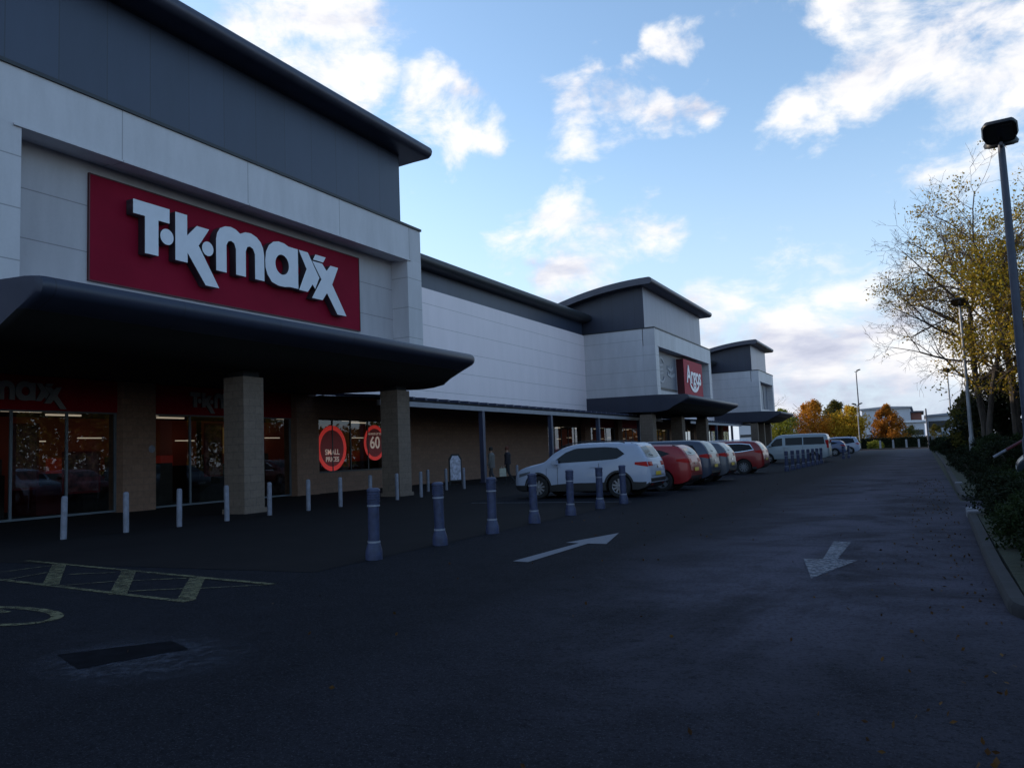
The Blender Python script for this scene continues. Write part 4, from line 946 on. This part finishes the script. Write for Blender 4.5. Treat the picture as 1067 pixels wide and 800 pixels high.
VAN = dict(cat='van', L=5.0, W=1.92, wr=.34, axles=(-h+1.0, h-.95), tumble=.16, belt=[(-h, 1.15), (h-1.5, 1.15), (h, .95)],
  top=[(-h, .75), (-h+.02, 1.2), (-h+.06, 1.6), (-h+.14, 1.88), (-h+.30, 1.95), (-h+1.2, 1.99), (h-1.9, 1.97), (h-1.55, 1.86), (h-.85, 1.22), (h-.35, 1.05), (h-.08, .8), (h, .6)],
  bot=[(-h, .38), (-h+.3, .28), (0, .26), (h-.3, .28), (h, .36)], plan=[(-h, .90), (-h+.1, .97), (-h+.4, 1), (h-1, 1), (h-.4, .94), (h, .74)],
  windows=[([(-h+.25, 1.22), (-h+1.65, 1.22)], [(-h+.32, 1.72), (-h+1.65, 1.74)]), ([(-h+1.72, 1.22), (-h+2.85, 1.22)], [(-h+1.72, 1.74), (-h+2.85, 1.74)]), ([(-h+3.05, 1.20), (h-.98, 1.14)], [(-h+3.05, 1.73), (h-1.55, 1.70)])],
  rear_glass=(.7, 1.2, 1.72), front_glass=(.7, 1.25, 1.82), tail_side=[([(-h+.03, .95), (-h+.14, .95)], [(-h+.06, 1.5), (-h+.14, 1.5)])], tail_rear=[(.78, .90, .95, 1.5)],
  head_side=[([(h-.5, .82), (h-.15, .72)], [(h-.5, .97), (h-.15, .84)])], seams=(-h+1.7, -h+2.95, h-1.0), handles=(-h+2.8, h-2.0), mirror=(h-1.15, 1.22), clad=.34, plate_z=.75)
park('parked_van', 'silver passenger van with tinted side windows parked beyond the far bollards', VAN, -5.75, 59.5, p_van)
park('parked_car', 'pale blue small car parked just beyond the silver van', hatch_spec(4.0, 1.75, 1.48), -6.4, 80.5, p_blue2)
park('parked_car', 'white four wheel drive car parked farthest in the row', mpv(4.8, 1.9, 1.8, rails=(-1.6, .8)), -5.9, 91.5, p_white)
make_car('parked_car', 'dark teal car cut by the right photo edge behind the shrubs', hatch_spec(4.3, 1.8, 1.52), (4.40, 26.0, 0), R(177), p_dark)
make_car('parked_car', 'white car parked beyond the right hand tree trunks', hatch_spec(4.3, 1.8, 1.5), (7.6, 62, 0), R(177), p_white)
make_car('parked_car', 'silver car parked right of the tree trunks, half hidden', mpv(4.5, 1.8, 1.6), (7.8, 54, 0), R(180), p_silver)
make_car('parked_car', 'red car seen through the hedge left of the tree trunks', hatch_spec(4.2, 1.8, 1.5), (4.4, 74, 0), R(90), p_red)

# ------------------------------------------------------------------ people
def person(label, loc, rz, pose, colors, coat_len=.0):
    root = empty('person', loc, label, 'person', None, rz)
    top_c, leg_c, skin_c, hair_c = colors
    J = dict(pel=(0, 0, .95), sp=(0, .0, 1.18), ch=(0, .01, 1.38), nk=(0, .01, 1.50), hd=(0, .03, 1.58), hd2=(0, .03, 1.70))
    s1 = pose
    J.update({'hL': (.09, 0, .90), 'kL': (.10, .02+.14*s1, .50), 'aL': (.10, -.02+.10*s1+.06*s1, .08), 'tL': (.10, .14+.16*s1, .03),
              'hR': (-.09, 0, .90), 'kR': (-.10, .04-.08*s1, .50), 'aR': (-.10, -.05-.28*s1, .10), 'tR': (-.10, .10-.26*s1, .035),
              'sL': (.18, 0, 1.40), 'eL': (.23, -.04*s1-.02, 1.13), 'wL': (.22, .05, .90), 'mL': (.22, .07, .83),
              'sR': (-.18, 0, 1.40), 'eR': (-.23, .02, 1.13), 'wR': (-.22, .12, .90), 'mR': (-.22, .14, .83)})
    rad = dict(pel=.14, sp=.125, ch=.15, nk=.055, hd=.085, hd2=.075, hL=.10, kL=.065, aL=.045, tL=.035, hR=.10, kR=.065, aR=.045, tR=.035, sL=.075, eL=.05, wL=.033, mL=.035, sR=.075, eR=.05, wR=.033, mR=.035)
    E = [('pel', 'sp'), ('sp', 'ch'), ('ch', 'nk'), ('nk', 'hd'), ('hd', 'hd2'), ('pel', 'hL'), ('hL', 'kL'), ('kL', 'aL'), ('aL', 'tL'), ('pel', 'hR'), ('hR', 'kR'), ('kR', 'aR'), ('aR', 'tR'), ('ch', 'sL'), ('sL', 'eL'), ('eL', 'wL'), ('wL', 'mL'), ('ch', 'sR'), ('sR', 'eR'), ('eR', 'wR'), ('wR', 'mR')]
    ks = list(J); me = bpy.data.meshes.new('body'); me.from_pydata([J[k] for k in ks], [(ks.index(a), ks.index(c)) for a, c in E], [])
    o = bpy.data.objects.new('body', me); col.objects.link(o)
    md = o.modifiers.new('s', 'SKIN'); 
    for i, k in enumerate(ks): me.skin_vertices[0].data[i].radius = (rad[k], rad[k]*.85)
    me.skin_vertices[0].data[0].use_root = True
    o.modifiers.new('ss', 'SUBSURF').levels = 2
    dg = bpy.context.evaluated_depsgraph_get(); m2 = bpy.data.meshes.new_from_object(o.evaluated_get(dg)); o.modifiers.clear(); o.data = m2; o.parent = root
    m2.materials.clear()
    for mm in (top_c, leg_c, skin_c, M['plastic']): m2.materials.append(mm)
    for p in m2.polygons:
        c = p.center
        p.material_index = 2 if c.z > 1.49 or (abs(c.x) > .17 and c.z < .89) else (0 if c.z > .93 else (3 if c.z < .09 else 1)); p.use_smooth = True
    # hair cap and coat hem
    b = MB(); prof = [(.098, 1.60), (.105, 1.66), (.10, 1.72), (.075, 1.765), (.02, 1.785)]; b.lathe(prof, 14, None, (0, .01, 0)); b.build('hair', hair_c, root, smooth=True)
    b = MB(); b.lathe([(.19, .93-coat_len), (.185, 1.0), (.17, 1.2), (.19, 1.38), (.12, 1.47), (.06, 1.50)], 16); c = b.build('coat', top_c, root, smooth=True); c.scale = (1.12, .85, 1)
    # face
    b = MB(); b.lathe([(.012, -.02), (.014, .0), (.004, .025)], 8, None, (0, .115, 1.615)); b.build('nose', skin_c, root)
    return root
cl = lambda n, c: simple(n, c, .85, 0, .2, 6)
hair_d = cl('hair_dark', (.02, .015, .012)); hair_a = cl('hair_auburn', (.10, .03, .015)); skin = cl('skin', (.32, .19, .14))
person('person in grey coat walking behind the blue colonnade post', (-18.75, 34.2, 0), R(100), .8, (cl('coat_grey', (.13, .125, .12)), cl('trousers_grey', (.06, .06, .07)), skin, hair_d), .18)
person('person in black top walking with a pale carrier bag', (-17.55, 33.6, 0), R(115), .9, (cl('top_black', (.012, .010, .016)), cl('trousers_black', (.012, .012, .016)), skin, hair_a), .02)
b = MB(); b.prism([(-.16, 0), (.16, 0), (.15, .38), (-.15, .38)], -.05, .05); b.tube((-.08, 0, .38), (-.03, 0, .50), .008, .008, 6); b.tube((.08, 0, .38), (.03, 0, .50), .008, .008, 6)
o = b.build('carrier_bag', simple('bag_pale', (.42, .43, .36), .6, 0, .2, 9), None); o.location = (-17.72, 33.40, .36); o.rotation_euler.z = R(25); tag(o, 'pale carrier bag held by the person in black', 'bag')

# ------------------------------------------------------------------ vegetation
def leafquad(b, p, s, rr):
    d = Vector((rr.gauss(0, 1), rr.gauss(0, 1), rr.gauss(0, 1))).normalized(); a = d.orthogonal().normalized(); c = d.cross(a)
    t = rr.uniform(0, 6.28); u = a*math.cos(t)+c*math.sin(t); v = d.cross(u)
    l, w_ = s*rr.uniform(.7, 1.3), s*rr.uniform(.4, .8)
    b.v += [tuple(p-u*l*.5), tuple(p+v*w_*.5), tuple(p+u*l*.5+d*s*.12), tuple(p-v*w_*.5)]
    k = len(b.v); b.f.append((k-4, k-3, k-2, k-1))
def tree(name, label, x, y, h, spread, leafm, seed, r0=.22, leaf=.16, nleaf=22000, base=.25, lean=(0, 0), stems=1, leaf_w=None, depth=5, group=None, cat='tree', droop=0, limbs=(), clump=.22):
    rr = random.Random(seed); root = empty(name, (x, y, 0), label, cat, group)
    tb = MB(); tw = MB(); tips = []
    def grow(p, d, ln, r, lev):
        segs = 4 if lev < 2 else 3
        for i in range(segs):
            nd = (d+Vector((rr.gauss(0, 1), rr.gauss(0, 1), rr.gauss(0, .6)))*(.06+.045*lev)+Vector((0, 0, .05 if lev > 0 else .03))).normalized()
            q = p+nd*ln/segs; r1 = r*(.90 if lev < 3 else .82)
            (tb if lev < 3 else tw).tube(p, q, r, r1, 10 if lev == 0 else (7 if lev < 3 else 4), cap=False)
            if lev >= 2 and q.z > 3.6*min(1, h/12): tips.append((q, lev))
            if lev >= 1 and lev < depth and i < segs-1 and rr.random() < .75:
                side(q, nd, ln, r1, lev)
            if lev == 0 and q.z > h*base:
                for _ in range(2): side(q, nd, ln*.75, r1*.62, lev)
            p, d, r = q, nd, r1
        if lev < depth:
            for _ in range(2 if lev else 3): side(p, d, ln, r, lev, .55)
    def side(q, nd, ln, r, lev, k=.8):
        a = nd.orthogonal().normalized(); a.rotate(Matrix.Rotation(rr.uniform(0, 6.28), 3, nd))
        dd = (nd*rr.uniform(.55, 1.0)+a*rr.uniform(.5, 1.0)*k*spread*1.3+Vector((0, 0, -droop))).normalized()
        grow(q, dd, ln*rr.uniform(.52, .72)*(1 if lev else .62), max(.009, r*rr.uniform(.5, .68)), lev+1)
    for s_ in range(stems):
        a = math.pi/2+6.28*s_/max(1, stems)+rr.uniform(-.3, .3); off = Vector((math.cos(a), math.sin(a), 0))*(.35 if stems > 1 else 0)
        grow(off, Vector((lean[0]+.10*math.cos(a)*(stems > 1), lean[1]+.1*math.sin(a)*(stems > 1), 1)).normalized(), h*.62, r0*rr.uniform(.8, 1.1), 0)
    for (pz, d_, l_, r_) in limbs: grow(Vector((0, 0, pz)), Vector(d_).normalized(), l_, r_, 1)
    tb.build('trunk', M['bark'], root, smooth=True, fix=False)
    if tw.v: tw.build('twigs', M['twig'], root, fix=False)
    lb = MB()
    T = [t for t in tips if t[1] >= max(2, depth-1)] or tips
    if T:
        n = 0; tries = 0
        while n < nleaf and tries < nleaf*8:
            tries += 1; p, lev = rr.choice(T)
            if leaf_w and rr.random() > leaf_w(p): continue
            c = p+Vector((rr.gauss(0, 1), rr.gauss(0, 1), rr.gauss(0, .7)))*.10; q_ = rr.randint(14, 46) if rr.random() < .8 else 4; sp_r = .08+.0075*q_
            for _ in range(q_): leafquad(lb, c+Vector((rr.gauss(0, 1), rr.gauss(0, 1), rr.gauss(0, .8)))*sp_r, leaf, rr); n += 1
        lb.build('crown', leafm, root, fix=False)
    return root
def blobtree(name, label, x, y, h, w_, leafm, seed, conic=.0, leaf=.3, n=9000, cat='tree', trunk=True, group=None, zb=.12, squash=1., lumps=26):
    rr = random.Random(seed); root = empty(name, (x, y, 0), label, cat, group)
    b = MB()
    if trunk:
        b.tube((0, 0, 0), (0, 0, h*.55), w_*.045+.05, w_*.03+.02, 8)
        for i in range(9):
            a = rr.uniform(0, 6.28); z = h*rr.uniform(.2, .6); l = w_*.4*(1-conic*z/h); b.tube((0, 0, z), (math.cos(a)*l, math.sin(a)*l, z+l*.9), .06, .02, 5)
    else: 
        for i in range(7):
            a = rr.uniform(0, 6.28); b.tube((0, 0, 0), (math.cos(a)*w_*.3, math.sin(a)*w_*.3*squash, h*.6), .03, .01, 5)
    b.build('trunk' if trunk else 'stems', M['bark'], root, fix=False)
    L_ = []
    for i in range(lumps):
        t = rr.random()**.8; z = h*(zb+(1-zb-.08)*t); env = w_/2*((1-t)**.75*conic+math.sin(math.pi*min(1, .18+t*.82))**.6*(1-conic)) 
        a = rr.uniform(0, 6.28); rad_ = env*rr.uniform(.2, .85); L_.append((Vector((math.cos(a)*rad_, math.sin(a)*rad_*squash, z)), max(.12*w_*.5, env*rr.uniform(.25, .5))))
    lb = MB()
    for i in range(n//3):
        c, r = rr.choice(L_); d = Vector((rr.gauss(0, 1), rr.gauss(0, 1), rr.gauss(0, 1))).normalized()*r*rr.uniform(.55, 1.12); p = c+d
        if p.z < .02: p.z = rr.uniform(.02, .2)
        for _ in range(3): leafquad(lb, p+Vector((rr.gauss(0, 1), rr.gauss(0, 1), rr.gauss(0, 1)))*leaf*.5, leaf, rr)
    lb.build('crown' if trunk else 'foliage', leafm, root, fix=False); return root
# tall yellowing trees on the right
lw = lambda p: (1. if p.z < 10.5 else .35) if p.x > -.9 else (.12 if p.x > -2 else .03)
tree('tall_tree', 'tall yellowing tree with bare twigs reaching left over the road', 3.0, 50, 13.0, 1.05, M['leaf_gold'], 5, .19, .16, 15000, .2, (.0, 0), 2, lw, 5, limbs=[(5.4, (-1, .1, .06), 2.9, .07), (6.5, (-1, -.2, .26), 2.8, .08), (7.2, (-1, .3, .50), 3.1, .09), (8.2, (-.9, -.1, .72), 3.2, .09), (9.0, (-.6, .2, .9), 3.1, .075), (4.4, (.7, -.3, .35), 3.0, .06), (5.6, (.5, -.8, .3), 3.2, .06), (3.8, (-.3, -.7, .3), 2.2, .05), (5.2, (.2, -.9, .2), 2.4, .05)])
tree('tall_tree', 'tall yellowing tree with dark straight trunk, right of the twin stems', 4.7, 52, 14.5, 1.0, M['leaf_gold'], 12, .25, .16, 13000, .18, (.0, 0), 1, None, 5, limbs=[(4.6, (-.8, -.4, .35), 3.4, .07), (5.4, (.8, -.3, .4), 3.4, .07), (6.2, (-.3, -1, .4), 3.2, .06), (3.9, (.9, .1, .3), 2.8, .06)])
tree('tall_tree', 'golden leaved tree whose crown is cut by the right photo edge', 8.6, 50, 15.5, 1.0, M['leaf_gold'], 23, .26, .15, 13000, .16, (0, 0), 1, None, 5)
for i, (x, y, h_, wd) in enumerate(((4.2, 56, 5.6, 5.0), (7.2, 60, 5.0, 6.0), (3.0, 66, 4.6, 3.0))):
    blobtree('evergreen_shrub', ['large dark evergreen growing behind the tall trunks', 'broad dark evergreen right of the tall trunks', 'dark holly like evergreen left behind the pale lamp post'][i], x, y, h_, wd, M['leaf_dark'] if i < 2 else M['leaf_olive'], 40+i, .1, .22, 11000, 'shrub', lumps=34, zb=.05)
blobtree('evergreen_shrub', 'reddish leaved low tree near the right edge behind trunks', 6.6, 44, 4.6, 4.5, M['leaf_olive'], 47, .1, .18, 8000, 'shrub', zb=.2)
# bed planting
rr = random.Random(3)
k = 0
BED = []
for y in [7.9+.9*i for i in range(10)]:
    for x in (1.12, 1.85, 2.6): BED.append((x+rr.uniform(-.12, .14), y+rr.uniform(-.25, .25), rr.uniform(.45, .75)+.08*(x > 1.5), .95))
protoB = []
for i in range(4): 
    o = blobtree('ground_shrub', 'x', 0, -60-3*i, .75, 1.05, M['leaf_green'] if i % 2 else M['leaf_dark'], 60+i, 0, .055, 5200, 'shrub', False, None, .05, 1, 22); protoB.append(o)
used = [False]*4
def put(i, x, y, s, label, sz=1.):
    o = protoB[i]
    if used[i]: o = copy_tree(protoB[i])
    used[i] = True; o.location = (x, y, .05); o.scale = (s, s, s*sz); o.rotation_euler.z = rr.uniform(0, 6.28)
    tag(o, label, 'shrub', 'low shrubs in the planted strip'); return o
for i, (x, y, hh, ww) in enumerate(BED): put(i % 4, x, y, hh/.78, 'low dark green shrub in the near planted strip beside the kerb')
for i in range(42):
    y = 20.9+1.05*i+rr.uniform(-.3, .3); row = i % 2
    put(i % 4, 1.45+.85*row+rr.uniform(-.15, .15), y, rr.uniform(.55, 1.2)*(1 if y > 30 else .85), 'taller dark shrub in the far planted strip below the trees', rr.uniform(.6, 1.2))
for i in range(9): put(i % 4, 2.7+rr.uniform(-.2, .3), 30.5+1.6*i, rr.uniform(1.3, 1.7), 'taller dark shrub in the far planted strip below the trees', 1.1)
for i in range(12): put(i % 4, 1.7+rr.uniform(-.5, .6), 66+2.8*i, rr.uniform(1.4, 1.9), 'taller dark shrub in the far planted strip below the trees')
# fallen leaves
lb = MB()
for i in range(520):
    x = .42-abs(rr.gauss(0, .5)) if i < 380 else rr.uniform(-6.5, .4); y = rr.uniform(3, 30)
    leafquad(lb, Vector((x, y, .018)), .038, rr)
tag(lb.build('fallen_leaves', M['leaf_fallen'], None, fix=False), 'brown fallen leaves scattered along the right kerb', 'leaves', None, 'stuff')
# leaning stake
b = MB(); b.mats = [M['bollard_white'], M['sign_red_dark']]; b.tube((1.45, 22, .87), (1.72, 22, 1.03), .03, .03, 8, M['bollard_white']); b.tube((1.72, 22, 1.03), (2.3, 22.2, 1.36), .035, .035, 8, M['sign_red_dark'])
b.tube((2.3, 22.2, 0), (2.3, 22.2, 1.4), .04, .04, 8, M['bollard_white']); tag(b.build('barrier_arm', None, None), 'slanting red and white barrier arm among the shrubs at right', 'barrier')

# far end: kerbed island, hedge, autumn trees, sheds
b = MB(); b.slab([(-17, 118.2), (1.5, 118.2), (1.5, 121.0), (-17, 121.0)], 0, .12); struct(b.build('far_pavement', M['kerb']))
FT = [(-19.0, 127, 6.6, 7.5, 'leaf_lime', 'yellow green tree at the end of the shop row', .1), (-14.8, 130, 8.0, 8.5, 'leaf_orange', 'broad orange autumn tree left of the thin tall lamp', .15), (-12.4, 138, 8.2, 6.0, 'leaf_olive', 'olive brown tree between the orange and yellow trees', .1), (-9.6, 129, 7.0, 5.8, 'leaf_yellow', 'yellow autumn tree at the foot of the thin tall lamp', .2), (-4.5, 127, 6.6, 5.4, 'leaf_rust', 'rust coloured rounded conical tree at the far road end', .55)]
for i, (x, y, h_, wd, lm, lab, cn) in enumerate(FT): blobtree('autumn_tree', lab, x, y, h_, wd, M[lm], 80+i, cn, .28, 9000, zb=.1, lumps=40)
tree('bare_tree', 'leafless tree standing beyond the last shop tower', -21.5, 131, 8.5, .8, M['leaf_rust'], 91, .12, .2, 120, .2, (0, 0), 1, None, 4)
for i, (x, y, h_, wd, lm, lab) in enumerate([(-1.2, 131, 3.2, 5.0, 'leaf_olive', 'low olive bush right of the rust coloured tree'), (-8.9, 122.5, 1.5, 2.8, 'leaf_lime', 'rounded lime green bush before the far trees'), (-6.0, 122.6, 1.1, 2.4, 'leaf_lime', 'smaller lime green bush before the far trees'), (1.6, 124, 3.2, 2.6, 'leaf_olive', 'olive bush at the right end of the far pavement')]):
    blobtree('bush', lab, x, y, h_, wd, M[lm], 95+i, 0, .16, 3500, 'bush', False, lumps=18, zb=.03)
# clipped hedge
lb = MB(); rr = random.Random(9)
for i in range(16000):
    leafquad(lb, Vector((rr.uniform(-24, 1.0), 125+rr.uniform(-.7, .7), 1.5*rr.random()**.6+rr.uniform(-.1, .12))), .2, rr)
lb.box(-24, 1.0, 124.5, 125.5, 0, 1.3); tag(lb.build('hedge', M['leaf_dark'], None, fix=False), 'long dark clipped hedge across the far end', 'hedge')
# sheds far away
def shed(label, x0, x1, y0, y1, h_, wm, rm, band=None, over=.6):
    e = empty('warehouse', (0, 0, 0), label, 'warehouse')
    b = MB(); b.box(x0, x1, y0, y1, 0, h_); b.build('wall', wm, e)
    b = MB(); b.prism([(x0-over, h_+.01), (x1+over, h_+.01), (x1+over, h_+.4), ((x0+x1)/2, h_+.4+(x1-x0)*.03), (x0-over, h_+.4)], y0-over, y1+over); b.build('roof', rm, e)
    if band:
        b = MB(); b.box(x0+.3, x1-.3, y0-.06, y0-.01, band[0], band[1]); b.build('window', M['frame'], e)
    n_ = int((x1-x0)/2.6)
    for i in range(min(n_, 6)):
        b = MB(); b.box(x0+.6+i*2.6, x0+2.2+i*2.6, y0-.08, y0-.02, .3, 2.8); b.build('loading_door', M['frame_pale'], e)
white_far = simple('far_white_wall', (.46, .48, .54), .6, 0, .06, .2)
brick_far = simple('far_brick_wall', (.20, .08, .06), .8, 0, .15, .5)
shed('long pale grey warehouse behind the rust coloured tree', -15, -2.6, 250, 290, 9.8, white_far, M['fascia_strip'])
shed('red brick end building beside the pale warehouse', -2.5, .2, 251, 280, 8.4, brick_far, M['roof'])
shed('low white roofed building before the warehouses', -4.4, .6, 205, 225, 4.9, white_far, M['letter'], (2.0, 3.2))
shed('distant pale factory right of the warehouses', 1.5, 15, 262, 300, 7.4, white_far, M['sign_grey_light'], (4, 6))
shed('very long pale distant building left of the road end', -60, -15.3, 300, 330, 9.0, white_far, white_far, (4, 5))
# trees across the car park to the right (they show as reflections in the shop glass)
for i, (x, y, h_) in enumerate(((13, 27, 12), (15, 35, 13), (14, 43, 12), (16, 51, 14), (15, 60, 13))):
    blobtree('car_park_tree', ['nearest', 'second nearest', 'middle', 'second farthest', 'farthest'][i]+' golden tree across the car park beyond the right photo edge', x, y, h_, 11, M['leaf_olive'], 120+i, .1, .36, 11000, zb=.06, lumps=46)

rr = random.Random(77); lb = MB()  # unseen tree line added to fill the reflections in the shop glass
for i in range(26000):
    y = rr.uniform(-10, 190); hh = 7.5+2.5*math.sin(y*.11)+1.4*math.sin(y*.37)
    leafquad(lb, Vector((42+rr.uniform(-2.5, 2.5), y, hh*rr.random()**.7+rr.uniform(-.2, .8))), .75, rr)
tag(lb.build('reflected_wood', M['leaf_olive'], None, fix=False), 'unseen line of olive brown trees added for the shop glass to reflect', 'wood', None, 'stuff')

e = empty('round_notice', (XG+.36, 18.5, 2.05), 'small pale round notice fixed to the pier left of the entrance', 'notice')
b = MB(); vo_ = [(XG+.365, 18.5+.13*math.cos(2*math.pi*i/20), 2.05+.13*math.sin(2*math.pi*i/20)) for i in range(20)]; b.add(vo_, [tuple(range(20))]); local(b.build('plate', M['bollard_white'], e, fix=False))
e = empty('display_stand', (-26.0, 24.4, 0), 'warm lit display stand just inside the shop entrance', 'display stand')
b = MB(); b.box(-26.3, -26.2, 23.6, 25.2, 1.9, 3.0); local(b.build('lit_panel', M['warm_panel'], e)); b = MB(); b.box(-26.5, -26.0, 23.5, 25.3, .02, 1.0); local(b.build('counter', M['interior'], e))
